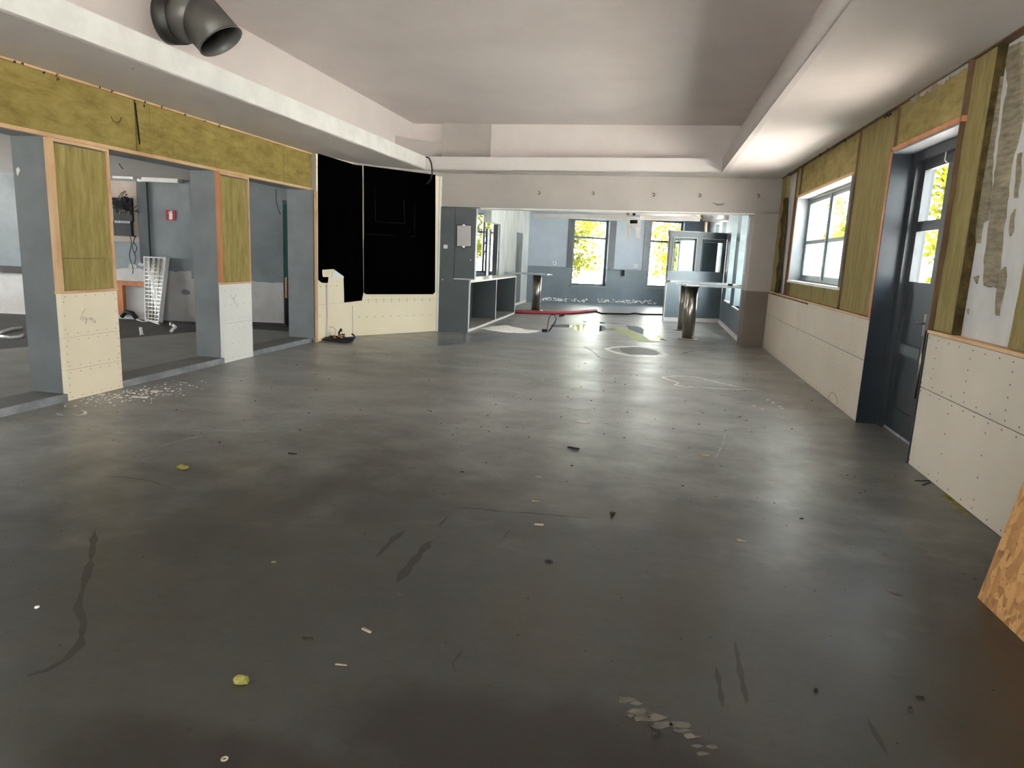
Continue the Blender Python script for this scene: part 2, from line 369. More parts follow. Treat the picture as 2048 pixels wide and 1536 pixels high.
# plasterboards
def screws(mb, ys, zs, x=XR, s=.005):
    for y in ys:
        for z in zs: mb.box(x-.0015, x+.002, y-s, y+s, z-s, z+s)
def frange(a, b, n): return [a+(b-a)*i/(n-1) for i in range(n)]
def rboard(y0, y1, z0, z1, rows=4):
    o = B(XR, XR+.0125, y0+.003, y1-.003, z0+.003, z1-.003).build('plasterboard', 'boardgrey', wr)
    mb = MB()
    for z in (z0+.035, z1-.035): screws(mb, [y0+.03+(y1-y0-.06)*i/int((y1-y0)/.2) + random.uniform(-.02, .02) for i in range(int((y1-y0)/.2)+1)], [z+random.uniform(-.006, .006)])
    screws(mb, [y0+.6*k for k in range(1, int((y1-y0)/.6)+1)], frange(z0+.1, z1-.1, rows))
    mb.build('screw', 'screw', o, 'stuff'); return o
B(XR+.013, X0, DY1+.02, 14.25, 0, 1.09).build('board_batten', 'timberdark', wr)
B(XR+.013, X0, 1.6, DY0-.02, 0, 1.09).build('board_batten', 'timberdark', wr)
rboard(DY1, 10.7, .66, 1.085); rboard(10.7, 14.22, .66, 1.06)
rboard(DY1, 11.3, 0, .66); rboard(11.3, 14.22, 0, .66)
rboard(3.6, DY0, .665, 1.11); rboard(1.2, 3.6, .665, 1.11); rboard(3.2, DY0, 0, .665); rboard(.8, 3.2, 0, .665)
B(XR-.005, X0, DY1, 14.2, 1.087, 1.105).build('timber_ledge', 'timber', wr)
B(XR-.008, X0, .8, DY0, 1.112, 1.137).build('timber_ledge', 'timber', wr)
# insulation batts (each one a piece), standing between the studs
def rb(y0, y1, z0, z1, m_='battrv', x=2.285, name='insulation_batt', jag=0):
    mb = MB(); n = max(2, int((z1-z0)/.12)) if jag else 1
    L = [(x+random.uniform(0, .012), y0+.006+(random.uniform(-jag, jag) if jag else 0), z0+.004+(z1-z0-.008)*i/n) for i in range(n+1)]
    Rr = [(x+random.uniform(0, .012), y1-.006, z0+.004+(z1-z0-.008)*i/n) for i in range(n+1)]
    vs = L + Rr; k = n+1
    fs = [[i, i+1, k+i+1, k+i] for i in range(n)]
    back = [(X0-.001, p[1], p[2]) for p in vs]
    fs += [[2*k+i for i in f[::-1]] for f in fs]
    bd = list(range(k)) + list(range(2*k-1, k-1, -1)); m2 = len(bd)
    fs += [[bd[i], bd[(i+1) % m2], 2*k+bd[(i+1) % m2], 2*k+bd[i]] for i in range(m2)]
    mb.add(vs+back, fs); return mb.build(name, m_, wr)
TOPZ = 3.2
rb(13.72, 14.2, 1.11, TOPZ, 'battrv', jag=.05)
rb(12.42, 12.72, WZ1+.04, TOPZ, 'battrv')
yy = [9.15, 9.98, 10.9, 11.72, 12.4]
for a, b in zip(yy, yy[1:]): rb(a, b, WZ1+.035, TOPZ, 'battr', 2.283+random.uniform(0, .01))
yy = [9.2, 10.0, 10.75, 11.75, 12.38]
for a, b in zip(yy, yy[1:]): rb(a, b, 1.11, WZ0-.03, 'battrv', 2.285+random.uniform(0, .01))
rb(7.84, 8.25, 1.11, TOPZ, 'battrv', 2.283); rb(8.25, 9.1, 1.11, TOPZ, 'battrv', 2.288)
rb(DY0+.03, 6.98, DZ+.05, TOPZ, 'battr', 2.28); rb(6.98, 7.8, DZ+.05, TOPZ, 'battr', 2.286)
rb(5.84, 6.17, 1.14, TOPZ, 'battrv', 2.278, jag=.012)
B(2.29, X0, 5.79, 5.835, 1.14, TOPZ).build('torn_batt_edge', 'battedge', wr)
rb(4.5, 4.98, 1.14, 2.6, 'battrv', 2.29, jag=.04); rb(3.9, 4.9, 2.6, TOPZ, 'battrv', 2.3, jag=.03)
rb(2.6, 4.5, 1.14, TOPZ, 'battrv', 2.3)
# jagged torn batt at the far end
pts = [(1543, 592), (1548, 586), (1553, 560), (1552, 540), (1558, 520), (1557, 490), (1562, 470), (1561, 440), (1567, 415), (1566, 400), (1572, 395),
       (1570, 430), (1566, 470), (1561, 520), (1558, 560), (1556, 582), (1550, 590)]
slab(Plane((2.275, 0, 0), (-1, 0, 0)), pts, .03).build('torn_batt_edge', 'battedge', wr)
# studs
for y, z0, z1 in ((12.40, 1.11, 3.2), (9.13, 1.11, 3.2), (7.82, DZ, 3.2), (6.2, 1.14, 3.2), (12.74, 1.11, 3.2)):
    B(2.272, X0, y-.012, y+.012, z0, z1).build('timber_stud', 'timberdark', wr)
B(2.262, X0, 2, 14.2, TOPZ, TOPZ+.022).build('top_batten', 'timberdark', wr)
# timber framing round window and door
B(2.25, X0, WY1-.002, WY1+.05, WZ0-.03, WZ1+.03).build('window_lining_edge', 'orange', wr)
B(2.25, X0, WY0-.03, WY1+.05, WZ1, WZ1+.03).build('window_lining_edge', 'timber', wr)
B(2.24, 2.46, WY0-.02, WY1+.03, WZ0-.035, WZ0).build('window_board', 'white', wr)
B(2.25, X0, DY1, DY1+.06, 1.1, DZ+.03).build('door_lining_edge', 'orange', wr)
B(2.25, X0, DY0-.04, DY1+.06, DZ+.002, DZ+.045).build('door_lining_edge', 'orange', wr)
B(2.25, X0, DY0-.014, DY0, 1.14, DZ+.45).build('door_lining_edge', 'timberdark', wr)
# reveals
B(2.255, X1, DY1-.015, DY1, 0, DZ).build('door_reveal', 'navy', wr); B(2.255, X1, DY0, DY0+.015, 0, DZ).build('door_reveal', 'navy', wr)
B(2.255, X1, DY0, DY1, DZ-.015, DZ).build('door_reveal', 'reveal', wr)
B(2.255, X1, WY1-.012, WY1, WZ0, WZ1).build('window_reveal', 'reveal', wr); B(2.255, X1, WY0, WY0+.012, WZ0, WZ1).build('window_reveal', 'reveal', wr)
B(2.255, X1, WY0, WY1, WZ1-.012, WZ1).build('window_reveal', 'white', wr)
B(2.5, X1, DY0, DY1, 0, .025).build('door_sill', 'curb', wr)
# residue strips on the near bare plaster and light runs on the far bare strip
BP = Plane((X0, 0, 0), (-1, 0, 0))
def resid(pxs, m_='residue', d=.022):
    pts = [BP.at(x, y) for x, y in pxs]; jj = []
    for i, p in enumerate(pts):
        q = pts[(i+1) % len(pts)]; n = max(1, int((q-p).length/.05))
        for k in range(n): jj.append(p.lerp(q, k/n)+V((0, random.uniform(-.009, .009), random.uniform(-.008, .008))))
    MB().prism(jj, (-d, 0, 0)).build('residue_strip', m_, wr)
resid([(1983, 118), (2012, 108), (2006, 160), (1998, 230), (1988, 310), (1983, 400), (1978, 440), (1967, 444), (1962, 485), (1958, 484), (1960, 430), (1964, 400), (1966, 340), (1970, 230), (1978, 150)])
resid([(2024, 95), (2048, 82), (2048, 230), (2040, 270), (2024, 330), (2014, 420), (2004, 500), (2000, 575), (1973, 572), (1974, 520), (1986, 430), (1998, 330), (2010, 235), (2022, 170), (2018, 120)])
resid([(1948, 556), (1960, 552), (1956, 570)], d=.01)
resid([(2000, 545), (2014, 535), (2012, 570), (2004, 600), (1998, 634), (1994, 630), (1996, 590)], d=.014)
resid([(2038, 310), (2044, 305), (2042, 350), (2036, 398), (2032, 395)], d=.012); resid([(2024, 430), (2032, 420), (2028, 460), (2022, 475), (2020, 460)], d=.012)
resid([(1918, 620), (1923, 615), (1922, 628)], d=.008); resid([(1935, 620), (1939, 616), (1938, 628)], d=.008)
for px in (1581, 1588, 1595): resid([(px, 372), (px+4, 370), (px-1, 420), (px-5, 440), (px-6, 420)], 'bare', .006)
# ragged plaster teeth left under the ceiling over the door, and loose wool strands
mb = MB(); y = 6.28
while y < 7.5:
    w_ = random.uniform(.015, .035); h_ = random.uniform(.015, .05); mb.prism([(2.272, y, TOPZ), (2.272, y+w_, TOPZ), (2.272, y+w_*.6, TOPZ-h_)], (.01, 0, 0)); y += w_+random.uniform(.008, .02)
mb.build('plaster_teeth', 'plaster', wr, 'stuff')
for l in ([(1836, 172), (1838, 180), (1834, 186), (1833, 193)], [(1872, 168), (1873, 178), (1869, 186), (1867, 196)]):
    MB().tube([RW.at(x, y, .012) for x, y in l], .006, 5).build('wool_strand', 'chip', wr)
mb = MB()
for px, py in ((1578, 345), (1600, 331), (1640, 308), (1655, 296), (1690, 280), (1770, 232), (1776, 229), (1782, 226)):
    for k in range(3): mb.tube([RW.at(px+random.uniform(-3, 3), py+random.uniform(-1, 1), .005), RW.at(px+random.uniform(-3, 3), py+random.uniform(1, 5), .02)], .005, 5)
mb.build('fixing_remnant', 'hole', wr, 'stuff')
MB().tube([RW.at(x, y, .001) for x, y in [(1657, 797), (1659, 789), (1664, 784), (1670, 788), (1674, 797), (1676, 807)]], .0035, 5).build('scrape_mark', 'brownpaint', wr)
# ---- door
dr = MB()
dx0, dx1 = 2.45, 2.6
dr.box(dx0, dx1, DY1-.115, DY1-.015, 0, DZ-.015).box(dx0, dx1, DY0+.015, DY0+.1, 0, DZ-.015).box(dx0, dx1, DY0+.1, DY1-.115, DZ-.1, DZ-.015)
door = struct(dr, 'door_1', 'doorpaint')
def leaf(y0, y1, name):
    m = MB(); a, b = 2.5, 2.545; s = .105
    m.box(a, b, y1-s, y1, .03, DZ-.1).box(a, b, y0, y0+s, .03, DZ-.1)
    for z0, z1 in ((2.555, DZ-.1), (1.98, 2.075), (1.40, 1.5), (.03, .25), (.78, .9)): m.box(a, b, y0+s, y1-s, z0, z1)
    m.box(a+.012, b-.012, y0+s, y1-s, .25, .78).box(a+.012, b-.012, y0+s, y1-s, .9, 1.4)
    o = m.build(name, 'doorpaint', door)
    B(a+.018, a+.024, y0+s-.005, y1-s+.005, 2.07, 2.56).build('pane', 'glass', o); B(a+.018, a+.024, y0+s-.005, y1-s+.005, 1.495, 1.985).build('pane', 'glass', o)
    return o
lf = leaf(6.88, 7.63, 'door_leaf'); lf2 = leaf(6.3, 6.87, 'door_leaf')
B(2.496, 2.5, 6.99, 7.5, .79, .89).build('kick_rail', 'greydark', lf)
MB().tube([(2.5, 6.95, 1.14), (2.45, 6.95, 1.14), (2.445, 6.96, 1.14), (2.445, 7.07, 1.14)], .009).box(2.49, 2.5, 6.925, 6.975, 1.02, 1.22).build('door_handle', 'steel', lf)
MB().tube([(2.48, 6.87, .45), (2.48, 6.87, 1.08)], .012).build('espagnolette_rod', 'steel', lf)
MB().tube([(2.49, 7.0, 2.56), (2.47, 7.0, 2.58), (2.47, 7.0, 2.68)], .006).build('door_hook', 'white', lf)
# ---- window in the right wall
wn = MB(); fx0, fx1 = 2.43, 2.50; MY = 10.87
def frame_rect(mb, x0, x1, y0, y1, z0, z1, t):
    mb.box(x0, x1, y0, y0+t, z0, z1).box(x0, x1, y1-t, y1, z0, z1).box(x0, x1, y0+t, y1-t, z0, z0+t).box(x0, x1, y0+t, y1-t, z1-t, z1)
frame_rect(wn, fx0, fx1, WY0+.012, WY1-.012, WZ0, WZ1-.012, .045); wn.box(fx0, fx1, MY-.035, MY+.035, WZ0+.045, WZ1-.057)
win = struct(wn, 'window_1', 'winframe')
for a, b in ((WY0+.057, MY-.035), (MY+.035, WY1-.057)):
    s_ = MB(); frame_rect(s_, fx0+.012, fx1-.005, a, b, WZ0+.045, WZ1-.057, .05); s_.box(fx0+.015, fx1-.01, a+.05, b-.05, 1.955, 2.01)
    o = s_.build('casement', 'winframe', win)
    B(2.462, 2.468, a+.045, b-.045, 2.005, WZ1-.1).build('pane', 'glass', o); B(2.462, 2.468, a+.045, b-.045, WZ0+.09, 1.96).build('pane', 'frost', o)
    B(fx0-.002, fx0+.004, a-.004, a+.004, WZ0+.045, WZ1-.057).build('edge_bead', 'white', o)
portal('daylight_portal_window', (2.64, (WY0+WY1)/2, (WZ0+WZ1)/2), (-1, 0, 0), WY1-WY0, WZ1-WZ0)
portal('daylight_portal_door', (2.64, (DY0+DY1)/2, 2.0), (-1, 0, 0), 1.5, 1.3)
portal('daylight_portal_near', (2.64, (NW[0]+NW[1])/2, (NW[2]+NW[3])/2), (-1, 0, 0), NW[1]-NW[0], NW[3]-NW[2])
nw = MB(); frame_rect(nw, 2.43, 2.5, NW[0], NW[1], NW[2], NW[3], .06); nw.box(2.43, 2.5, -2.1, -2.0, NW[2], NW[3]); nwo = struct(nw, 'window_2', 'winframe')  # frame of the unseen window added for light
B(2.46, 2.466, NW[0], NW[1], NW[2], NW[3]).build('pane', 'glass', nwo)
# ---- left wall: header, pillars, jamb
XB = -5.86
P1, P2, JY = (5.62, 6.34), (8.17, 8.85), 10.6
HZ = 2.46
lw = MB(); cX = XL-.05
for y0, y1 in (P1, P2, (-.2, .9)): lw.box(XB, cX, y0, y1, .07, HZ)
lw.box(XB, cX, -4, JY+.3, HZ, 4.1).box(XB, cX, -4, -.2, .07, HZ)
lw.prism([(XB, JY, .07), (-5.41, JY, .07), (-5.41, 10.68, .07), (-5.7, 12.5, .07), (XB, 12.5, .07)], (0, 0, HZ-.07)).prism([(XB, JY, HZ), (cX, JY, HZ), (cX, 10.8, HZ), (-5.7, 12.5, HZ), (XB, 12.5, HZ)], (0, 0, 1.6))
wl = struct(lw, 'wall_left', 'greypaint')
# header batts
ys = [2.4, 3.2, 4.4, 6.04, 6.77, 6.98, 8.88, 9.81, 10.76]; zt = 3.035
for i, (a, b) in enumerate(zip(ys, ys[1:])):
    g = .012 if i == 3 else .003
    B(cX, XL-.006-random.uniform(0, .006), a+.002, b-g, HZ+.03, zt-.025).build('insulation_batt', 'batt', wl)
B(cX, XL-.01, -4, 2.4, HZ+.03, zt-.02).build('insulation_batt', 'batt', wl)
MB().prism([(XL-.003, 6.755, 2.98), (XL-.003, 6.775, 2.98), (XL-.003, 6.80, 2.72), (XL-.003, 6.81, 2.58), (XL-.003, 6.79, 2.56), (XL-.003, 6.775, 2.7)], (-.002, 0, 0)).build('batt_split', 'hole', wl)
B(cX, XL+.004, -4, 10.8, zt-.022, zt+.01).build('timber_rail', 'timber', wl)
B(cX, XL+.006, -4, 10.8, HZ-.004, HZ+.03).build('timber_rail', 'timber', wl)
B(cX, XL+.02, 10.76, 10.8, HZ+.03, zt-.02).build('timber_post', 'timber', wl)
MB().prism([(-5.40, 10.62, .0), (-5.365, 10.63, .0), (-5.365, 10.67, .0), (-5.40, 10.67, .0)], (0, 0, HZ-.01)).build('timber_post', 'timber', wl)
def pillar(y0, y1, bm_, zj, tw):
    B(cX, XL+.004, y0-.002, y0+tw, 1.06, HZ-.006).build('timber_post', 'timber' if tw > .04 else 'orange', wl)
    B(cX, XL+.004, y1-.025, y1+.002, 1.06, HZ-.006).build('timber_post', 'timber', wl)
    B(cX, XL+.008, y0-.01, y1+.01, 1.035, 1.062).build('timber_rail', 'timber', wl)
    B(cX, XL+.003, y0+tw, y1-.025, HZ-.035, HZ-.006).build('timber_rail', 'timber', wl)
    if y0 < 6:
        B(cX, XL-.012, y0+tw+.004, y1-.035, 1.37, HZ-.05).build('insulation_batt', 'battv', wl)
        B(cX, XL-.008, y0+tw+.004, y1-.035, 1.065, 1.366).build('insulation_batt', 'battv', wl)
    else: B(cX, XL-.01, y0+tw+.004, y1-.035, 1.065, HZ-.05).build('insulation_batt', 'battv', wl)
    z = 0
    zs = [0]+zj+[1.035]
    for a, b in zip(zs, zs[1:]):
        o = B(cX, XL+.004, y0+.003, y1-.003, a+.0015, b-.0015).build('plasterboard', bm_, wl)
        mb = MB()
        if len(zj) > 1:
            for zz in (a+.03, b-.03): screws(mb, [y0+.05+i*(y1-y0-.1)/5 for i in range(6)], [zz+random.uniform(-.006, .006)], XL+.004, .0035)
            screws(mb, [y0+.03, y1-.03], frange(a+.08, b-.08, 3), XL+.004, .0035)
        else:
            for zz in frange(a+.05, b-.08, 3): screws(mb, [y0+.05+i*(y1-y0-.1)/4 for i in range(5)], [zz], XL+.004, .0035)
        mb.build('screw', 'screw', o, 'stuff')
pillar(*P1, 'board', [.30, .615], .05)
pillar(*P2, 'boardwhite', [.52], .03)
# pencil scrawls on the pillar boards
def scrawl(pxs, r=.0016):
    MB().tube([LW.at(x, y, .005) for x, y in pxs], r, 5).build('pencil_mark', 'pencil', wl)
scrawl([(171, 617), (164, 628), (160, 640), (165, 637), (167, 633), (166, 642)]); scrawl([(169, 634), (171, 640), (173, 634), (172, 648), (170, 645), (176, 637)])
scrawl([(177, 636), (180, 640), (182, 635), (184, 641), (183, 636), (187, 637), (186, 644), (184, 643)]); scrawl([(188, 640), (192, 641), (190, 646), (187, 645), (191, 643)])
scrawl([(461, 590), (468, 600), (472, 588)]); scrawl([(466, 596), (470, 605), (476, 613), (473, 616)])
mb = MB()
for px, py in ((45, 126), (88, 144), (115, 148), (116, 156), (200, 172), (225, 180), (289, 203), (288, 210), (325, 211), (370, 228), (410, 241), (440, 249), (30, 122)):
    for k in range(3): mb.tube([LW.at(px+random.uniform(-2, 2), py+random.uniform(-1, 1), .012), LW.at(px+random.uniform(-3, 3), py+random.uniform(1, 6), .016)], .004, 5)
mb.build('fixing_remnant', 'hole', wl, 'stuff')
MB().tube([LW.at(x, y, .012) for x, y in [(222, 232), (226, 242), (233, 246), (240, 243), (243, 235)]], .003, 5).build('batt_dent', 'battedge', wl)
# kitchen raised floor = parts
kf = MB().box(-15, -7.17, -4, 12.6, -.1, .066).box(-7.17, XL, 11.2, 12.6, -.1, .066)
kfo = struct(kf, 'floor.001', 'kitdark')
MB().prism([(-8.3, -4, -.1), (-7.17, -4, -.1), (-7.17, 11.2, -.1), (-8.3, 7.5, -.1)], (0, 0, .17)).build('floor_slab', 'kitfloor', kfo)
B(-7.165, -5.84, -4, 5.2, -.1, .07).build('floor_slab', 'kitfloor', kfo); B(-7.165, -5.84, 5.203, 8.0, -.1, .07).build('floor_slab', 'kitfloor', kfo)
B(-7.165, -5.84, 8.003, 11.2, -.1, .07).build('floor_slab', 'kitfloor', kfo)
B(-5.838, XL-.03, -4, 12.4, -.1, .07).build('edge_strip', 'kitstrip', kfo)
for a, b in ((-4, 5.62), (6.34, 8.17), (8.85, 10.62)):
    B(XL-.03, XL, a, b, -.1, .071).build('kerb', 'curb', kfo)
# ---- kitchen walls, ceiling
k = MB(); d = .25
def kpr(mb, x0, x1, z0, z1, off=0, t=.25):
    n = KB.n; mb.prism([V((x0, kby(x0), z0))+n*off, V((x1, kby(x1), z0))+n*off, V((x1, kby(x1), z1))+n*off, V((x0, kby(x0), z1))+n*off], -n*t); return mb
kpr(k, -15, -6.69, .0, 2.7); kpr(k, -6.0, -5.3, 0, 3); kpr(k, -6.69, -6, 2.37, 3)
k.box(-15.2, -15, -4, 2, 0, 3).box(-15.2, -15, 9.5, 12, 0, 3).box(-15.2, -15, 2, 9.5, 0, .9).box(-15.2, -15, 2, 9.5, 2.4, 3)
kw = struct(k, 'wall_kitchen', 'kitwall')
o = MB(); frame_rect(o, -15.1, -15.0, 2, 9.5, .9, 2.4, .06)
for y in (3.9, 5.75, 7.6): o.box(-15.1, -15.0, y-.03, y+.03, .9, 2.4)
w3 = struct(o, 'window_3', 'winframe'); B(-15.06, -15.055, 2, 9.5, .9, 2.4).build('pane', 'glass', w3)  # window added out of view to light the kitchen
portal('daylight_portal_kitchen', (-15.15, 5.75, 1.65), (1, 0, 0), 7.5, 1.5)
struct(B(-15.2, XB, -4.2, 12.4, 2.64, 2.75), 'ceiling.001', 'soffit')
# white lower plaster with a ragged top edge
def ragged(x0, x1, z0, z1, name, m_, off=.004, amp=.018, n=26):
    top = [(x1+(x0-x1)*i/n, z1+random.uniform(-amp, amp)) for i in range(n+1)]
    pts = [(x0, z0), (x1, z0)]+top
    return MB().prism([V((x, kby(x), z))+KB.n*off for x, z in pts], -KB.n*(off-.0005)).build(name, m_, kw)
ragged(-9.95, -8.38, .07, 1.0, 'bare_plaster_patch', 'kitwhite', amp=.03); ragged(-8.38, -6.70, .07, .87, 'bare_plaster_patch', 'kitwhite')
ragged(-14, -9.97, .07, .86, 'bare_plaster_patch', 'kitwhite', amp=.004)
MB().prism([V((-15, kby(-15), .84))+KB.n*.09, V((-10.3, kby(-10.3), .84))+KB.n*.09, V((-10.3, kby(-10.3), .96))+KB.n*.09, V((-15, kby(-15), .96))+KB.n*.09], -KB.n*.085).build('capping_rail', 'kitdark', kw)
kpr(MB(), -7.5, -6.70, .07, .12, .02, .018).build('skirting', 'kitdark', kw)
for cx, cz, s in ((-9.45, 1.06, .09), (-9.3, 1.1, .07), (-9.05, 1.04, .08), (-9.35, .72, .12), (-9.1, .66, .06), (-8.5, .62, .1)):
    pts = [V((cx+s*math.cos(a)*random.uniform(.6, 1.1), 0, cz+s*.6*math.sin(a)*random.uniform(.6, 1.1))) for a in [i*math.pi/5 for i in range(10)]]
    MB().prism([V((p.x, kby(p.x), p.z))+KB.n*.007 for p in pts], -KB.n*.006).build('filler_patch', 'kitwhite' if cz > 1 else 'kitwall', kw)
kpr(MB(), -9.27, -9.1, 1.12, 2.66, .06, .058).build('pilaster', 'greydark', kw)
# teal door at the end of the kitchen wall
td = thing('teal_door', (-6.35, kby(-6.35), .07), 'teal green door ajar at the end of the kitchen wall', 'door')
kpr(MB(), -6.69, -6.0, .98, 2.36, -.005, .04).build('door_panel', 'teal', td); kpr(MB(), -6.69, -6.0, .08, .97, -.06, .03).build('lower_panel', 'kitdark', td)
kpr(MB(), -6.69, -6.0, 2.3, 2.37, .012, .05).build('frame_head', 'greydark', td)
kpr(MB(), -6.66, -6.63, .6, .98, .03, .02).build('timber_offcut', 'timber', td)
# electrical board
eb = thing('fuse_box', (-9.45, kby(-9.45)-.1, 1.3), 'open black fuse box with tangled wires on beige backing board in kitchen', 'fuse box')
kpr(MB(), -9.95, -9.29, 1.50, 2.58, .03, .025).build('backing_board', mat('beige_board', (190, 172, 160), (176, 160, 150), 3, .8), eb)
kpr(MB(), -9.72, -9.38, 1.60, 1.86, .12, .09).build('meter_box', 'black', eb)
kpr(MB(), -9.70, -9.36, 1.86, 2.28, .09, .06).build('fuse_tray', 'rubber', eb)
for i in range(8): kpr(MB(), -9.66+i*.035, -9.64+i*.035, 1.83, 1.87, .13, .02).build('fuse', 'white', eb)
for i in range(7): kpr(MB(), -9.58+i*.028, -9.57+i*.028, 1.98, 2.08, .11, .02).build('terminal', 'steel', eb)
mb = MB()
for i in range(26):
    x = -9.68+random.random()*.3; z = 2.05+random.random()*.2; p = []
    for t in range(9):
        p.append(V((x, kby(x), z))+KB.n*(.10+.05*math.sin(t*.8+i))); x += random.uniform(-.07, .07); z += random.uniform(-.06, .07)
        x = min(max(x, -9.8), -9.25); z = min(max(z, 1.85), 2.4)
    mb.tube(p, .006, 5)
mb.build('wiring', 'rubber', eb, 'stuff')
for j, x in enumerate((-9.42, -9.36, -9.33)):
    p = [V((x+.03*math.sin(t*.9+j), kby(x), 1.62-t*.07*(1-.25*j)))+KB.n*.1 for t in range(11)]
    MB().tube(p, .007, 5).build('hanging_wire', 'rubber', eb)
# fire extinguisher sign
def kpt(px, py, off): return KB.at(px, py, off)
sg = thing('fire_extinguisher_sign', KB.at(341, 441, .01), 'red square sign with white fire extinguisher symbol on grey kitchen wall', 'sign')
MB().prism([kpt(331.5, 420, .01), kpt(350.5, 421, .01), kpt(351, 441, .01), kpt(332.5, 440, .01)], -KB.n*.008).build('plate', 'red', sg)
ic = [(338, 439), (338, 428), (339, 425), (341, 424), (344, 425), (345, 428), (345, 439)]
MB().prism([kpt(x, y, .0115) for x, y in ic], -KB.n*.001).build('symbol', 'white', sg)
MB().prism([kpt(x, y, .0115) for x, y in [(340, 424), (340, 422), (345, 422), (345, 423.3), (343, 424)]], -KB.n*.001).build('symbol', 'white', sg)
MB().prism([kpt(x, y, .0115) for x, y in [(340.3, 422), (340.3, 423.2), (338, 424.2), (336.6, 427), (335.6, 427), (337, 423.5)]], -KB.n*.001).build('symbol', 'white', sg)
# fluorescent battens at the kitchen ceiling
def kb3(x, z, off): return V((x, kby(x), z))+KB.n*off
bl = thing('fluorescent_batten', kb3(-9.1, 2.5, .2), 'white fluorescent batten light under the kitchen ceiling', 'light')
MB().prism([kb3(-9.05, 2.57, .16), kb3(-8.42, 2.57, .16), kb3(-8.42, 2.57, .3), kb3(-9.05, 2.57, .3)], (0, 0, .07)).build('housing', 'white', bl)
MB().prism([kb3(-9.56, 2.60, .16), kb3(-9.2, 2.6, .16), kb3(-9.2, 2.6, .3), kb3(-9.56, 2.6, .3)], (0, 0, .05)).build('housing', 'white', bl)
MB().tube([kb3(-9.16, 2.6, .22), kb3(-9.08, 2.59, .22)], .03).build('tube_holder', 'white', bl)
MB().prism([kb3(-8.42, 2.575, .17), kb3(-8.36, 2.575, .17), kb3(-8.36, 2.575, .29), kb3(-8.42, 2.575, .29)], (0, 0, .06)).build('end_cap', 'kitwall', bl)
# louvred light leaning on wall
lo = thing('louvred_light', (-8.75, 11.25, .07), 'unmounted louvred ceiling light standing against the kitchen wall', 'light')
A0, A1 = KFL.at(295, 637), KFL.at(322, 642)
tl = KB.at(297, 508, .02); tr = KB.at(326, 508, .02); A0.y -= .25; A1.y -= .25; A0 = KFL.at(295, 641); A1 = KFL.at(322, 645); tl = V((A0.x+.02, kby(A0.x)-.1, 1.25)); tr = V((A1.x+.03, kby(A1.x)-.1, 1.25))
ax, az = (A1-A0), (tl-A0); nn = ax.cross(az).normalized()
if nn.y > 0: nn = -nn
def lp(u, v, o_=0): return A0+ax*u+(az+(tr-tl-ax)*u)*v+nn*o_
MB().prism([lp(0, 0), lp(1, 0), lp(1, 1), lp(0, 1)], -nn*.03).build('tray', 'white', lo)
for u0, u1, v0, v1 in ((0, .05, 0, 1), (.95, 1, 0, 1), (0, 1, 0, .02), (0, 1, .98, 1)): MB().prism([lp(u0, v0), lp(u1, v0), lp(u1, v1), lp(u0, v1)], nn*.05).build('rim', 'white', lo)
for i in range(1, 17): MB().prism([lp(.05, i/17-.004, .005), lp(.95, i/17-.004, .005), lp(.95, i/17+.004, .005), lp(.05, i/17+.004, .005)], nn*.04).build('louvre_blade', 'steel', lo)
for u in (.28, .5, .72): MB().prism([lp(u-.02, .02, .004), lp(u+.02, .02, .004), lp(u+.02, .98, .004), lp(u-.02, .98, .004)], nn*.045).build('louvre_rail', 'steel', lo)
for u in (.4, .62): MB().tube([lp(u, .05, .01), lp(u, .95, .01)], .012, 8).build('lamp_tube', 'white', lo)
# copper pipe & timber box at wall foot
pb = thing('pipe_boxing', kb3(-9.6, .07, .1), 'orange timber frame boxing in pipes at the foot of the kitchen wall', 'frame')
kpr(MB(), -9.75, -9.6, .15, .78, .12, .1).build('upright', 'orange', pb); kpr(MB(), -9.6, -9.05, .70, .78, .12, .1).build('cross_rail', 'orange', pb)
kpr(MB(), -9.07, -9.03, .12, .76, .10, .08).build('upright', 'timberdark', pb)
MB().tube([kb3(-9.62, .12, .16), kb3(-9.55, .22, .16), kb3(-9.42, .2, .16), kb3(-9.35, .1, .16)], .04, 8).build('waste_pipe', 'rubber', pb)
# pipe stubs in the kitchen floor
for i, (px, py, lab, pth) in enumerate(((284, 671, 'straight white pipe stub standing in the dark kitchen floor', [(0, 0, 0), (-.02, 0, .13)]),
                           (347, 660, 'bent white pipe with tap lying in the dark kitchen floor', [(-.03, 0, .12), (0, 0, .08), (.08, -.05, .06), (.16, -.22, .05), (.18, -.3, .02)]))):
    p = KFL.at(px, py)
    o = MB().tube([p+V(q) for q in pth], .024, 10)
    t = thing('pipe_stub', p, lab, 'pipe'); o.build('pipe', 'white', t)
    MB().tube([p+V(pth[0])+V((0, 0, .0 if i == 0 else -.1)), p+V(pth[0])+V((0, 0, .02 if i == 0 else .02))], .036, 10).build('collar', 'steel', t)
# white cables on the kitchen floor
MB().tube([KFL.at(x, y, .012) for x, y in [(236, 632), (250, 635), (262, 634), (270, 638), (285, 643), (300, 642), (318, 648), (325, 645), (327, 630)]], .012, 6).top('white_cable', 'white', 'white cable trailing on the kitchen floor past the louvred light', 'cable')
for pts, lb in (([(0, 665), (12, 661), (26, 657), (44, 655)], 'upper white pipe across the dark kitchen floor in the nearest opening'), ([(0, 672), (20, 675), (40, 673), (46, 670)], 'lower white pipe lying on the dark kitchen floor in the nearest opening')):
    MB().tube([KFL.at(x, y, .02) for x, y in pts], .02, 6).top('white_pipe', 'white', lb, 'pipe')
p0, p1 = KFL.at(0, 640), KFL.at(43, 634)
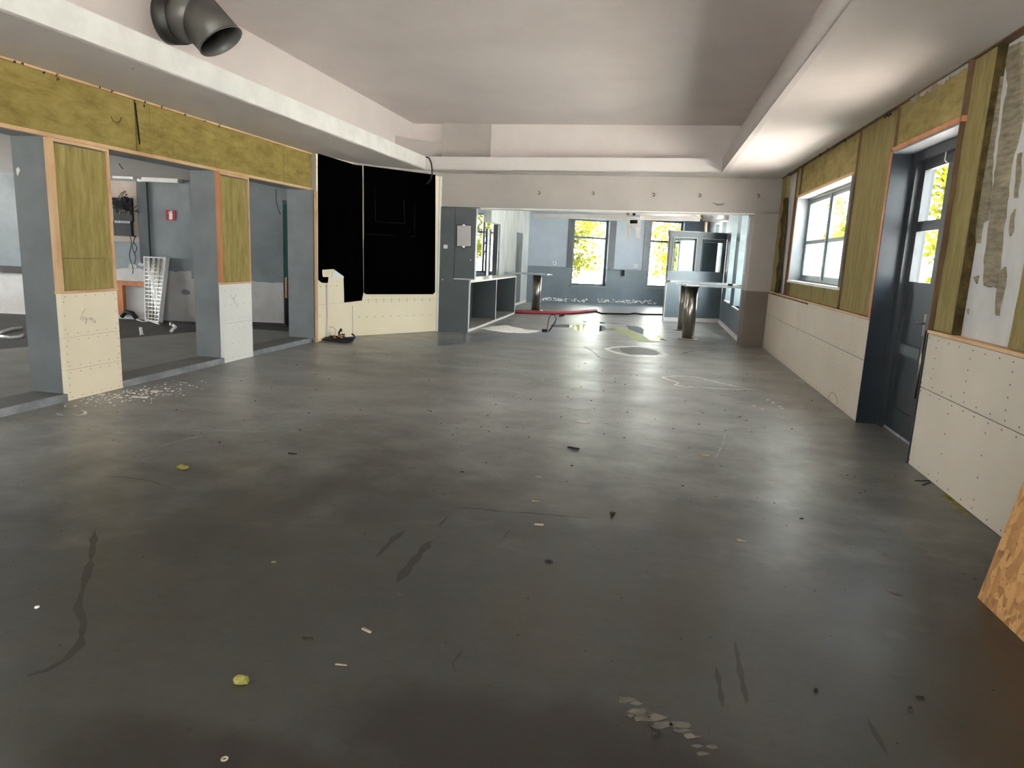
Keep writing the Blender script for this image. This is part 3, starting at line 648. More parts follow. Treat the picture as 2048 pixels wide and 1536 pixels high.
# hanging wires from kitchen ceiling
for pts, pl_, lb in (([(243, 313), (240, 320), (239, 330), (243, 335), (246, 338)], Plane((0, 9.2, 0), (0, -1, 0)), 'short grey wire loop hanging from kitchen ceiling in the middle opening'),
                    ([(552, 378), (552, 392), (553, 405), (557, 420), (561, 429)], Plane((0, 11.2, 0), (0, -1, 0)), 'thin wire hanging from the lintel in the narrow opening beside the black wall')):
    MB().tube([pl_.at(x, y) for x, y in pts], .006, 5).top('hanging_wire', 'rubber', lb, 'cable')
# plaster scar on the first grey pillar face
MB().prism([Plane((0, P1[0], 0), (0, -1, 0)).at(x, y, .003) for x, y in [(32, 338), (36, 334), (40, 340), (38, 345), (35, 352), (33, 345)]], (0, .002, 0)).build('plaster_scar', 'white', wl)
# ---- angled wall with black felt
ab = MB()
th = .3
ab.prism([BK1.at(*q) for q in ()] or [(PC[0], PC[1], 0), (PD[0], PD[1], 0), (PE[0], PE[1], 0), (PE[0]-.05, PE[1]+.35, 0), (PD[0]-.35, PD[1]+.2, 0), (PC[0]-.25, PC[1], 0)], (0, 0, 3.6))
wa = struct(ab, 'wall_angled', 'plaster')
def on2(a, b, z0, z1, off, t, name, m_, par):
    pl = vplane(a, b); n = pl.n
    return MB().prism([V((a[0], a[1], z0))+n*off, V((b[0], b[1], z0))+n*off, V((b[0], b[1], z1))+n*off, V((a[0], a[1], z1))+n*off], -n*t).build(name, m_, par)
def boardscrews(par, pl, rows):
    mb = MB()
    for (x0, y0, x1, y1, n) in rows:
        for i in range(n):
            p = pl.at(x0+(x1-x0)*i/(n-1), y0+(y1-y0)*i/(n-1), .0145); e1 = V((-pl.n.y, pl.n.x, 0))*.007; e2 = V((0, 0, .007))
            mb.prism([p-e1-e2, p+e1-e2, p+e1+e2, p-e1+e2], -pl.n*.002)
    mb.build('screw', 'screw', par, 'stuff')
b1 = on2(PC, PD, .003, .62, .013, .0125, 'plasterboard', 'board', wa); b2 = on2(PC, PD, .624, 3.02, .013, .0125, 'plasterboard', 'board', wa)
b3 = on2(PD, PE, .003, .64, .013, .0125, 'plasterboard', 'board', wa); b4 = on2(PD, PE, .644, 3.0, .013, .0125, 'plasterboard', 'board', wa)
boardscrews(b1, BK1, [(640, 631, 640, 631.1, 2), (705, 612, 705.4, 668, 24)]); boardscrews(b2, BK1, [(641, 573, 674, 572, 4)])
boardscrews(b3, BK2, [(718, 634, 860, 630, 10), (737, 604, 860, 601, 9)]); boardscrews(b4, BK2, [(737, 599, 860, 597, 9)])
# black felt covering, two sheets
f1 = thing('felt_sheet', (PD[0], PD[1], .62), 'narrow black felt wall sheet cut round a cream notch beside the kitchen opening', 'wall covering')
pts = [(636.5, 307), (709, 329), (707, 603), (689.5, 605), (688, 552.6), (668, 538), (644.6, 539.6), (644.8, 548), (646, 554), (657, 554), (656, 565.6), (651, 566), (644.6, 565.6), (637.5, 560)]
MB().prism([BK1.at(x, y, .024) for x, y in pts], -BK1.n*.01).build('felt', 'felt', f1)
a_, b_ = (709, 329), (726, 331)
MB().prism([BK2.at(x, y, .026) for x, y in [(708.5, 329), (724.5, 331), (725.5, 470), (727, 585), (724, 601), (707, 603)]], -BK2.n*.01).build('felt', 'felt', f1)
MB().prism([BK1.at(x, y, .0245) for x, y in [(668, 539), (688, 553), (687, 557), (662, 557)]], -BK1.n*.006).build('bare_patch', 'boardwhite', f1)
f2 = thing('felt_sheet', (-4.6, 12.6, .75), 'wide black felt wall sheet with rounded lower corners beside the grey cabinet', 'wall covering')
MB().prism([BK2.at(x, y, .03) for x, y in [(727.5, 331), (871, 349.5), (871, 420), (870, 584), (866, 588.5), (733, 588.5), (728.5, 585)]], -BK2.n*.015).build('felt', 'felt', f2)
def fline(pts, w_=.008):
    for (x0, y0), (x1, y1) in zip(pts, pts[1:]): MB().tube([BK2.at(x0, y0, .031), BK2.at(x1, y1, .031)], w_/2, 6).build('seam', 'feltline', f2)
fline([(749, 378), (751, 443), (809, 447), (808, 400)]); fline([(729, 468), (790, 471)]); fline([(829, 408), (829, 473), (820, 473)])
MB().prism([BK2.at(x, y, .0265) for x, y in [(725.3, 331), (727, 331), (728.5, 470), (729.3, 484), (727.4, 475)]], -BK2.n*.012).build('bare_gap', 'boardgrey', f2)
MB().tube([BK1.at(655, y, .03) for y in (567, 600, 640, 681)], .016, 8).top('conduit_pipe', 'white', 'slim white conduit pipe down the cream board under the black felt', 'pipe')
B2 = BK2
on2((PE[0]-.03, PE[1]-.05), PE, 0, 3.0, .03, .03, 'corner_bead', 'white', wa)
# ---- beam wall over the wide opening
bmw = MB(); n = BM.n
def bpr(mb, x0, x1, z0a, z0b, z1, off=0, t=.3, z1b=None):
    mb.prism([V((x0, bmy(x0), z0a))+n*off, V((x1, bmy(x1), z0b))+n*off, V((x1, bmy(x1), z1b or z1))+n*off, V((x0, bmy(x0), z1))+n*off], -n*t); return mb
bpr(bmw, PE[0], 2.4, 2.44, 2.56, 4.0); bpr(bmw, 1.85, 2.4, 1.09, 1.09, 2.6)
bw = struct(bmw, 'wall_back', 'plaster')
bpr(MB(), 1.845, 2.3, 0, 0, 1.088, .006, .31).build('lower_pier', 'brownpaint', bw)
bpr(MB(), 1.835, 2.3, 1.088, 1.088, 1.11, .008, .3).build('pier_seam', 'plaster', bw)
bpr(MB(), -3.35, 1.85, 2.425, 2.53, 2.45, .004, .32, 2.555).build('lintel_trim', 'white', bw)
for px, py in ((1078, 383), (1186, 384), (1307, 387), (1399, 388), (1516, 389)):
    p = BM.at(px, py, .0); lab = {1078: 'first metal hook on the plaster beam, beside the black wall', 1186: 'second hook along the plaster beam from the black wall', 1307: 'middle hook of the five on the plaster beam',
        1399: 'fourth hook along the plaster beam from the black wall', 1516: 'last metal hook on the plaster beam, by the insulated wall'}[px]
    MB().tube([p, p+n*.04, p+n*.05+V((.02, 0, -.02)), p+n*.04+V((.02, 0, -.05)), p+n*.03+V((-.01, 0, -.05))], .008, 6).top('wall_hook', 'timberdark', lab, 'hook', 'hooks on the plaster beam')
MB().prism([BM.at(x, y, .002) for x, y in [(1422, 404), (1435, 408), (1448, 407), (1453, 404), (1446, 410), (1434, 411)]], -n*.0015).build('plaster_scar', 'brownpaint', bw)
MB().tube([Plane((0, 12.9, 0), (0, -1, 0)).at(x, y) for x, y in [(852, 314), (858, 316), (862, 325), (864, 338), (864, 350), (861, 360), (853, 368)]], .014, 8).top('hanging_cable', 'rubber', 'short black cable hanging from the ceiling lip corner over black felt', 'cable')
# ---- grey cabinets and counter by the opening
cb = thing('tall_cabinet', (-3.9, 13.5, 0), 'tall anthracite cabinet panelling between black felt and wide opening', 'cabinet')
bpr(MB(), -4.13, -3.52, 0, 0, 1.04, .03, .33).build('base_panel', 'cabinet', cb)
bpr(MB(), -4.13, -3.83, 1.04, 1.04, 2.43, .03, .33).build('tall_panel', 'cabinet', cb)
bpr(MB(), -3.826, -3.42, 1.075, 1.075, 2.43, .0, .3).build('upper_panel', 'cabinet', cb)
bpr(MB(), -3.83, -3.42, 1.045, 1.045, 1.07, .002, .3).build('panel_edge', 'cabedge', cb)
bpr(MB(), -4.145, -4.13, 0, 0, 2.44, .035, .1).build('panel_edge', 'board', cb)
for px, py in ((885, 559), (941, 520)): 
    p = BM.at(px, py, .033); MB().tube([p, p+n*.01], .012, 8).build('cap', 'white', cb)
for px, py in ((892, 427), (897, 427), (890, 472)): 
    p = BM.at(px, py, .031); MB().tube([p, p+n*.004], .006, 6).build('screw_hole', 'steel', cb)
nf = thing('picture_frame', BM.at(928, 472, .02), 'black frame holding a blank pale sheet on the dark cabinet panel', 'picture frame')
MB().prism([BM.at(x, y, .02) for x, y in [(912.5, 449), (943.5, 449.5), (942.5, 494.5), (911.5, 494)]], -n*.018).build('frame', 'black', nf)
MB().prism([BM.at(x, y, .023) for x, y in [(914.5, 451), (942, 451.5), (941.5, 492.5), (914, 492)]], -n*.002).build('sheet', 'paper', nf)
for y in (450, 493.5): MB().prism([BM.at(x, y+dy, .026) for x, dy in ((925, -1), (930, -1), (930, 1), (925, 1))], -n*.004).build('clip', 'steel', nf)
sw = thing('light_switch', BM.at(891, 493, .04), 'small white light switch on the anthracite cabinet panel', 'switch')
MB().prism([BM.at(x, y, .045) for x, y in [(887, 489.5), (895, 489.5), (895, 497), (887, 497)]], -n*.014).build('plate', 'white', sw)
MB().prism([BM.at(x, y, .049) for x, y in [(888.5, 491), (893.5, 491), (893.5, 495.5), (888.5, 495.5)]], -n*.004).build('rocker', 'white', sw)
ct = thing('counter_unit', (-3.8, 16, 0), 'open anthracite counter unit with pale worktop behind the tall cabinet', 'counter')
CX0, CX1, CY0, CY1 = -4.1, -3.53, 13.5, 18.4
B(CX0, CX1+.01, CY0, CY1, .985, 1.015).build('worktop', 'counter', ct)
B(CX0, CX1, CY0+.4, CY1, .04, .055).build('base_shelf', 'kitfloor', ct); B(CX1-.02, CX1, CY0, CY1, 0, .05).build('plinth', 'cabedge', ct)
for y, dp in ((CY0+.01, 0), (16.0, 0), (CY1-.04, 0)):
    o = B(CX0, CX1-.004, y, y+.035, .055, .985).build('end_panel', 'cabinet', ct)
    B(CX1-.004, CX1+.002, y-.006, y+.04, .0, .99).build('edging', 'cabedge', o)
B(CX0-.02, CX0, CY0+.4, CY1, .0, .985).build('back_panel', 'cabinet', ct)
# ================================================================== BACK ROOM
XA = -4.1
bl_ = MB()
bl_.box(XA-.2, XA, 17.65, 18.8, 2.36, 3.0).box(XA-.2, XA, 18.8, 21.2, 0, 3.0).box(XA-.2, XA, 22.2, 23.4, 0, 3.0).box(XA-.2, XA, 21.2, 22.2, 2.24, 3.0)
wb = struct(bl_, 'wall_inner', 'chalk')
B(XA-.2, XA-.17, 21.2, 22.2, 0, 2.24).build('doorway_panel', 'bluelow', wb); B(XA-.02, XA+.015, 18.9, 23.3, 0, .07).build('skirting', 'white', wb)
dd = thing('dark_door', (XA, 18.3, 0), 'dark green grey door standing open beyond the counter', 'door')
B(XA-.2, XA-.15, 17.95, 18.4, 0, 2.2).build('door_leaf', 'doorpaint', dd); B(XA-.14, XA-.02, 18.6, 18.79, 0, 2.34).build('door_frame', 'greydark', dd)
# far wall with windows
def fpr(mb, x0, x1, z0, z1, off=0, t=.35):
    nf_ = FAR.n; mb.prism([V((x0, fary(x0), z0))+nf_*off, V((x1, fary(x1), z0))+nf_*off, V((x1, fary(x1), z1))+nf_*off, V((x0, fary(x0), z1))+nf_*off], -nf_*t); return mb
FW = [(-2.68, -1.52, .62, 2.86), (-.10, 1.05, .64, 2.98), (-9.0, -4.9, .93, 2.86)]
fu = MB(); fl_ = MB(); HZW = 1.21; TOPF = 3.1
xs = [-9.5, -9.0, -4.9, -2.68, -1.52, -.10, 1.05, 3.2]
for x0, x1 in zip(xs, xs[1:]):
    w_ = [q for q in FW if abs(q[0]-x0) < 1e-6]
    if not w_:
        fpr(fu, x0, x1, HZW, TOPF); fpr(fl_, x0, x1, 0, HZW)
    else:
        w_ = w_[0]; fpr(fu, x0, x1, w_[3], TOPF); fpr(fl_, x0, x1, 0, w_[2])
        if w_[2] > HZW: pass
wf = struct(fu, 'wall_far', 'blueup'); fl_.build('dado', 'bluelow', wf)
fpr(MB(), -4.05, -2.72, HZW-.01, HZW+.015, .006, .005).build('dado_rail', 'bluelow', wf)
# chipped plaster along the foot of the far wall
mb = MB()
for i in range(150):
    x = random.uniform(-3.8, .3)
    if -2.1 < x < -1.75: continue
    z = random.uniform(.05, .16); s = random.uniform(.015, .045); a = V((x, fary(x), z))+FAR.n*.006
    e = V((1, .5, 0)).normalized()
    mb.prism([a+e*s*math.cos(t)*random.uniform(.6, 1.2)+V((0, 0, s*.8*math.sin(t)*random.uniform(.5, 1.2))) for t in (0, 1.2, 2.4, 3.6, 4.9)], -FAR.n*.005)
mb.build('chipped_plaster', 'white', wf, 'stuff')
def fwin(i, q, bars, tz):
    x0, x1, z0, z1 = q; mb = MB()
    fpr(mb, x0, x0+.07, z0, z1, -.12, .08); fpr(mb, x1-.07, x1, z0, z1, -.12, .08); fpr(mb, x0, x1, z0, z0+.06, -.12, .08); fpr(mb, x0, x1, z1-.06, z1, -.12, .08)
    fpr(mb, x0, x1, tz-.035, tz+.035, -.12, .08)
    for b in bars: fpr(mb, b-.035, b+.035, z0, z1, -.12, .08)
    o = struct(mb, 'window_%d' % i, 'winframe'); fpr(MB(), x0, x1, z0, z1, -.16, .005).build('pane', 'glass', o)
    fpr(MB(), x0-.03, x1+.03, z0-.06, z0, .03, .3).build('sill', 'reveal', o)
    c_ = V(((x0+x1)/2, fary((x0+x1)/2), (z0+z1)/2))-FAR.n*.37
    portal('daylight_portal_far', c_, FAR.n, (x1-x0)*1.12, z1-z0)
for i, (q, b) in enumerate(zip(FW, ([], [], [-5.45, -6.6, -7.8]))): fwin(4+i, q, b, 2.25)
# projecting dark side linings beside the first far window
fpr(MB(), -2.86, -2.69, HZW, 2.86, .02, .03).build('window_lining', 'greydark', wf); fpr(MB(), -1.51, -1.30, HZW, 2.86, .02, .03).build('window_lining', 'greydark', wf)
fpr(MB(), -.33, -.11, HZW, 2.95, .02, .03).build('window_lining', 'reveal', wf)
# wide white trunking along far wall
TP = Plane((0, 22.85, 0), (0, -1, 0))
MB().prism([TP.at(x, y) for x, y in [(1067, 427), (1254, 430), (1254, 439), (1067, 435.5)]], (0, .12, 0)).top('ceiling_trunking', 'white', 'white trunking bar under the ceiling, from limewashed wall to hanging bracket', 'trunking')
# hanging white bracket
br = thing('ceiling_bracket', (-.75, fary(-.75)-1, 2.2), 'white two-legged bracket hanging from the ceiling by the far windows', 'bracket')
BR = Plane((0, 22.7, 0), (0, -1, 0))
def brp(pts, name, m_, off=0, t=.12): MB().prism([BR.at(x, y, off) for x, y in pts], (0, t, 0)).build(name, m_, br)
brp([(1253, 434), (1281, 434), (1281, 440), (1253, 440)], 'top_bar', 'white'); brp([(1253, 440), (1260, 440), (1260, 452), (1253, 452)], 'cheek', 'white'); brp([(1275, 440), (1281, 440), (1281, 452), (1275, 452)], 'cheek', 'white')
brp([(1260, 440), (1275, 440), (1275, 447), (1260, 447)], 'opening', 'hole', -.02, .05); brp([(1253, 447), (1281, 447), (1281, 452), (1253, 452)], 'mid_bar', 'white', .01)
brp([(1251, 452.5), (1282, 453), (1282, 456), (1251, 455)], 'shelf_bar', 'white', .06, .2); brp([(1252, 456), (1260, 456), (1260, 475), (1252, 475)], 'leg', 'white'); brp([(1272, 456), (1280, 456), (1280, 475), (1272, 475)], 'leg', 'white')
for px, m_, lb in ((1256, 'orange', 'small orange block on top of the white ceiling bracket'), (1268, 'black', 'small round black fitting on top of the white ceiling bracket')):
    o = MB()
    if px == 1256: o.prism([BR.at(x, y) for x, y in [(1253, 424.5), (1258.5, 424.5), (1258.5, 430), (1253, 430)]], (0, .08, 0))
    else: o.tube([BR.at(1268, 428.5), BR.at(1268, 428.5)+V((0, .08, 0))], .048, 14)
    o.top('bracket_fitting', m_, lb, 'fitting')
MB().prism([TP.at(x, y) for x, y in [(1280, 431), (1400, 433.5), (1400, 442), (1280, 439.5)]], (0, .12, 0)).top('ceiling_trunking', 'white', 'white trunking bar behind the hanging bracket towards the booth', 'trunking')
# wall shelf with bracket and sockets
ws = thing('wall_shelf', (-.8, fary(-.8), 1.1), 'thin slate shelf on a fin bracket between the far windows', 'shelf')
fpr(MB(), -1.45, -.35, 1.20, 1.225, .18, .18).build('board', 'reveal', ws); fpr(MB(), -.98, -.95, 1.0, 1.20, .16, .16).build('fin', 'bluelow', ws)
for x, z, lb in ((-.55, 1.36, 'white socket above the far wall shelf'), (-3.25, 1.33, 'small white socket above the slate dado')):
    o = thing('wall_socket', V((x, fary(x), z)), lb, 'socket'); fpr(MB(), x-.05, x+.05, z-.05, z+.05, .015, .015).build('plate', 'white', o)
    fpr(MB(), x-.025, x+.025, z-.025, z+.025, .018, .004).build('inset', 'bluelow', o)
# ceiling of the back room
struct(MB().prism([(-9.5, 13.65, 3.0), (2.6, 14.4, 3.12), (2.6, 28, 3.12), (-9.5, 24, 3.0)], (0, 0, .1)), 'ceiling.002', 'soffit')
struct(B(-9.7, -9.5, 12, 22, 0, 3.2).box(-9.7, -5.4, 12.3, 12.5, 0, 3.2), 'wall_side', 'plaster')
# right-hand wall of the back room, tall window bays
RX0, RX1 = 1.93, 2.45
bays = [(14.6, 15.35, 1.42), (15.72, 16.85, .63), (17.55, 18.75, .66), (20.2, 21.4, .66), (22.4, 23.6, .66)]
mb = MB(); ml = MB(); y = 14.5
for a, b, z0 in bays:
    mb.box(RX0, RX1, y, a, 1.12, 3.1); ml.box(RX0, RX1, y, a, 0, 1.12)
    if z0 > 1.12: ml.box(RX0, RX1, a, b, 0, 1.12); mb.box(RX0, RX1, a, b, 1.12, z0)
    else: ml.box(RX0, RX1, a, b, 0, z0)
    mb.box(RX0, RX1, a, b, 2.8, 3.1); y = b
mb.box(RX0, RX1, y, 27.6, 1.12, 3.1); ml.box(RX0, RX1, y, 27.6, 0, 1.12)
wr2 = struct(mb, 'wall_east', 'reveal'); ml.build('dado', 'bluelow', wr2)
for i, (a, b, z0) in enumerate(bays):
    o = MB(); frame_rect(o, RX1-.14, RX1-.08, a, b, z0, 2.8, .06); o.box(RX1-.14, RX1-.08, a, b, 2.2, 2.27)
    o = struct(o, 'window_%d' % (8+i), 'winframe'); B(RX1-.115, RX1-.11, a, b, z0, 2.8).build('pane', 'glass', o)
    B(RX0-.03, RX1-.1, a-.02, b+.02, z0-.03, z0).build('sill', 'white', o)
    B(RX0, RX1-.15, b-.02, b, z0, 2.8).build('reveal_board', 'winframe', o)
    portal('daylight_portal_bay', (RX1+.02, (a+b)/2, (z0+2.8)/2), (-1, 0, 0), b-a, 2.8-z0)
B(RX0-.03, RX0, 14.6, 19.55, 0, .08).build('skirting', 'white', wr2); B(RX0-.055, RX0-.03, 14.6, 19.5, 0, .035).build('skirting_step', 'white', wr2)
tag(B(RX0-.14, RX0-.002, 15.15, 16.1, 1.12, 1.16).build('wall_ledge', 'steeltop'), 'narrow zinc ledge along the window bays between the bar tables', 'ledge')
# booth partition
Q0, Q1 = (.43, 19.0), (1.92, 19.62); BT = vplane(Q0, Q1); bn = BT.n
bo = thing('booth_partition', (1.15, 19.3, 0), 'slate grey glazed booth partition in front of the far windows', 'partition')
def bt(x0, x1, z0, z1, off, t, name, m_, par=bo):
    f = lambda x: Q0[1]+(x-Q0[0])*(Q1[1]-Q0[1])/(Q1[0]-Q0[0])
    return MB().prism([V((x0, f(x0), z0))+bn*off, V((x1, f(x1), z0))+bn*off, V((x1, f(x1), z1))+bn*off, V((x0, f(x0), z1))+bn*off], -bn*t).build(name, m_, par)
bt(.43, 1.92, 0, 1.33, 0, .1, 'lower_wall', 'bluelow'); bt(.43, .51, 1.33, 2.22, 0, .1, 'post', 'greydark'); bt(1.14, 1.24, 1.33, 2.22, 0, .1, 'post', 'greydark'); bt(1.86, 1.92, 1.33, 2.22, 0, .1, 'post', 'greydark')
bt(.41, 1.92, 2.22, 2.36, .02, .14, 'head_rail', 'greydark'); bt(.40, 1.92, 2.36, 2.385, .02, .14, 'torn_top', 'reveal')
for a, b in ((.51, 1.14), (1.24, 1.86)):
    w_ = .018
    bt(a, a+w_, 1.33, 2.22, .012, .03, 'glazing_bead', 'reveal'); bt(b-w_, b, 1.33, 2.22, .012, .03, 'glazing_bead', 'reveal'); bt(a, b, 1.33, 1.35, .012, .03, 'glazing_bead', 'reveal'); bt(a, b, 2.2, 2.22, .012, .03, 'glazing_bead', 'reveal')
    bt(a, b, 1.34, 2.21, -.05, .005, 'pane', 'glass')
    bt(a, a+.1, 1.35, 2.2, -.08, .02, 'inner_post', 'cabinet'); bt(a, b, 2.12, 2.2, -.08, .02, 'inner_head', 'cabinet')
bt(1.48, 1.86, 1.33, 2.12, -.35, .03, 'inner_door', 'greydark'); bt(1.7, 1.84, 2.14, 2.16, -.3, .03, 'door_closer', 'steel')
bt(.43, 1.92, 0, .1, .015, .015, 'skirting', 'white')
mb = MB()
f = lambda x: Q0[1]+(x-Q0[0])*(Q1[1]-Q0[1])/(Q1[0]-Q0[0])
for i in range(14):
    for z in (.025, .055, .08):
        x = .47+i*.045+(.02 if z == .055 else 0); p = V((x, f(x), z))+bn*.0165; mb.prism([p+V((-.012, -.005, 0)), p+V((0, 0, -.009)), p+V((.012, .005, 0)), p+V((0, 0, .009))], -bn*.002)
mb.build('vent_hole', 'bluelow', bo, 'stuff')
B(.43, .47, 19.1, 21.4, 0, 2.36).build('return_wall', 'bluelow', bo)
MB().box(.405, .44, 18.92, 19.0, 0, 1.0).build('end_stop', 'cabedge', bo)
# bar tables
def table(cx, cy, top, lab, colh, m_top='steeltop', seam=None):
    t = thing('bar_table', (cx, cy, 0), lab, 'table', 'zinc bar tables on steel columns')
    MB().prism([(x, y, colh) for x, y in top], (0, 0, .035)).build('tabletop', m_top, t)
    MB().tube([(cx, cy, .02), (cx, cy, colh)], .125, 28).build('column', 'steel', t)
    MB().tube([(cx, cy, 0), (cx, cy, .018), (cx, cy, .03)], [.2, .2, .15], 28).build('base_plate', 'steel', t)
    MB().tube([(cx, cy, colh-.03), (cx, cy, colh-.001)], .16, 20).build('mounting_plate', 'steel', t)
    for a in (.4, 2.2, 3.9, 5.4): MB().tube([(cx+.17*math.cos(a), cy+.17*math.sin(a), .018), (cx+.17*math.cos(a), cy+.17*math.sin(a), .032)], .012, 8).build('bolt', 'steel', t)
    return t
table(.86, 14.86, [(.72, 14.55), (1.89, 14.55), (1.89, 15.12), (.55, 15.12), (.55, 14.95)], 'nearest zinc bar table on a steel column, fixed beside the window bays', 1.11)
table(.83, 16.7, [(.45, 16.4), (1.89, 16.4), (1.89, 17.0), (.35, 17.0), (.35, 16.7)], 'second zinc bar table directly behind the nearest one', 1.11)
table(-3.18, 19.8, [(-4.07, 19.5), (-2.85, 19.5), (-2.75, 19.8), (-2.9, 20.15), (-4.07, 20.15)], 'zinc bar table on a steel column near the limewashed wall', 1.04)
p = V((1.75, 16.4, 1.145)); MB().tube([(1.62, 15.0, 1.145), (1.62, 15.0, 1.185)], .05, 14).top('ash_tray', 'rubber', 'small dark dish on the nearest zinc bar table by the windows', 'dish')
# wrapped duct in the back room
wd = thing('wrapped_duct', (1.1, 17.2, 2.6), 'silver wrapped duct hanging near the ceiling above the booth', 'duct')
WP = Plane((0, 17.3, 0), (0, -1, 0)); c0, c1 = WP.at(1407, 431), WP.at(1457, 433)
MB().tube([c0, c0.lerp(c1, .5), c1], [.13, .14, .12], 20).build('wrap', 'foil', wd); MB().tube([c0+V((-.05, 0, -.05)), c0+V((.02, 0, 0))], [.06, .13], 16).build('nozzle', 'algae', wd)
for q_ in (.25, .75): c_q = c0.lerp(c1, q_); MB().tube([c_q, V((c_q.x, c_q.y, 3.1))], .008, 6).build('hanger_rod', 'steel', wd)
MB().tube([WP.at(1412, 444), WP.at(1411, 464)], .03, 8).build('drop_pipe', 'timber', wd); MB().tube([WP.at(1386, 426), WP.at(1405, 434)], .05, 10).build('stub', 'white', wd)
# ================================================================== LOOSE THINGS
# ventilation duct
vd = thing('ventilation_duct', (-4.87, 6.4, 3.45), 'large grey angled ventilation duct poking out of the coffer side', 'duct')
A, Bp, C_ = V((-4.86, 6.42, 3.68)), V((-4.40, 6.40, 3.67)), V((-4.17, 6.36, 3.45))
d1, d2 = (Bp-A).normalized(), (C_-Bp).normalized(); R_ = .215
def shell(path, r, n=40, name='x', m_='duct', par=None, dirs=None):
    mb = MB(); vs = []; rr = r
    for p, dn, ax_ in path:
        # ring perpendicular to ax_, sheared so it lies on the plane with normal dn
        x = ax_.cross(V((0, 1, 0))).normalized(); y = V((0, 1, 0)); y = (y-ax_*y.dot(ax_)).normalized(); x = ax_.cross(y)
        for k in range(n):
            q = p+(x*math.cos(k*2*math.pi/n)+y*math.sin(k*2*math.pi/n))*rr; t = (p-q).dot(dn)/ax_.dot(dn); vs.append(q+ax_*t)
    fs = [[i*n+k, i*n+(k+1) % n, (i+1)*n+(k+1) % n, (i+1)*n+k] for i in range(len(path)-1) for k in range(n)]
    mb.add(vs, fs, True); o = mb.build(name, m_, par); s = o.modifiers.new('thickness', 'SOLIDIFY'); s.thickness = .006; s.offset = -1; return o
md = (d1+d2).normalized()
shell([(A, d1, d1), (Bp-d1*.22, d1, d1)], R_+.012, name='wall_sleeve', m_='ductdark', par=vd)
shell([(Bp-d1*.24, d1, d1), (Bp, md, d1)], R_, name='duct_section', par=vd)
dm = V((.5, .1, -.78)).normalized()
shell([(Bp, md, d2), (C_, dm, d2)], R_, name='duct_elbow', par=vd)
shell([(C_-d2*.012, dm, d2), (C_+d2*.002, dm, d2)], R_+.004, name='mouth_rim', par=vd)
shell([(Bp-d1*.235, d1, d1), (Bp-d1*.222, d1, d1)], R_+.005, name='seam_ring', par=vd)
# osb board leaning by the right wall
ob = thing('osb_board', (1.76, 3.0, 0), 'strand board leaning upright against the insulated wall', 'board')
f0, f1_ = FLR.at(1955, 1195), V((1.79, 2.35, 0)); q = f0+V((.415, 0, 2.42)); q2 = f1_+V((.40, 0, 2.42))
MB().prism([f0, f1_, q2, q], (.018, 0, .003)).build('sheet', 'osb', ob)
# red hose, black strip
hp = [(1028, 627), (1050, 627.5), (1072, 628), (1095, 629), (1120, 629), (1145, 628), (1170, 626), (1191, 624)]
mb = MB(); pts = [FLR.at(x, y) for x, y in hp]
mb.tube([p+V((0, 0, .06)) for p in pts], .065, 10); 
for v in mb.v: v.z = .003+(v.z+.005)*.7
mb.top('fire_hose', 'hose', 'flat red hose lying across the floor by the bar table column', 'hose')
MB().tube([FLR.at(x, y, .02) for x, y in [(1191, 621), (1195, 624), (1203, 627), (1230, 627.5), (1258, 628), (1268, 626.5), (1285, 628.5), (1326, 629)]], .022, 8).top('rubber_strip', 'rubber', 'black rubber strip continuing from the red hose along the floor', 'strip')
# cable loop with plug box
cp = thing('cable_with_plug', FLR.at(1091, 664), 'black plug box with a standing loop of cable in the floor', 'cable')
CP = Plane((0, FLR.at(1091, 664).y, 0), (0, -1, 0))
MB().tube([CP.at(x, y) for x, y in [(1094, 663), (1095, 655), (1097, 640), (1100, 632), (1105, 629), (1110, 631), (1112, 638), (1110, 647), (1104, 655), (1098, 663)]], .009, 6).build('cable', 'rubber', cp)
MB().tube([CP.at(x, y)+V((0, .05, 0)) for x, y in [(1096, 664), (1102, 654), (1109, 644), (1112, 638)]], .009, 6).build('cable', 'rubber', cp)
p = CP.at(1090, 664); MB().box(p.x-.06, p.x+.05, p.y-.05, p.y+.05, 0, .06).build('plug_box', 'rubber', cp)
p = FLR.at(1122, 634); MB().tube([p+V((-.05, 0, .02)), p+V((.06, .1, .05))], [.02, .035], 8).top('plug', 'rubber', 'loose black plug lying between red hose and cable loop', 'plug')
# cable coil by the black wall
cc = thing('cable_coil', FLR.at(674, 683), 'coil of black and orange cables on the floor under the black felt', 'cable')
ctr = FLR.at(674, 683)
for k in range(4):
    r = .27-.02*k; h = .02+.015*k
    MB().tube([ctr+V((r*math.cos(a)+.02*k, r*.6*math.sin(a)+.02*math.sin(3*a+k), h+.01*math.sin(2*a+k))) for a in [i*2*math.pi/28 for i in range(29)]], .012, 6).build('coil_loop', 'rubber', cc)
MB().tube([ctr+V((.12*math.cos(a)-.16, .09*math.sin(a)+.02, .13+.1*math.sin(a))) for a in [i*2*math.pi/20 for i in range(21)]], .004, 5).build('orange_loop', 'copper', cc)
for k in range(14):
    p = ctr+V((random.uniform(-.12, .25), random.uniform(-.08, .08), .04)); pth = [p]
    for j in range(5): p = p+V((random.uniform(-.06, .06), random.uniform(-.05, .05), random.uniform(-.03, .05))); p.z = max(p.z, .03); pth.append(p)
    MB().tube(pth, random.choice((.006, .01, .014)), 6).build('cable_end', random.choice(('copper', 'rubber', 'rubber', 'timber')), cc)
MB().tube([ctr+V((.0, .1, .04)), ctr+V((-.02, .12, .14)), ctr+V((.02, .12, .2)), ctr+V((.03, .1, .17))], .018, 8).build('cable_end', 'rubber', cc)
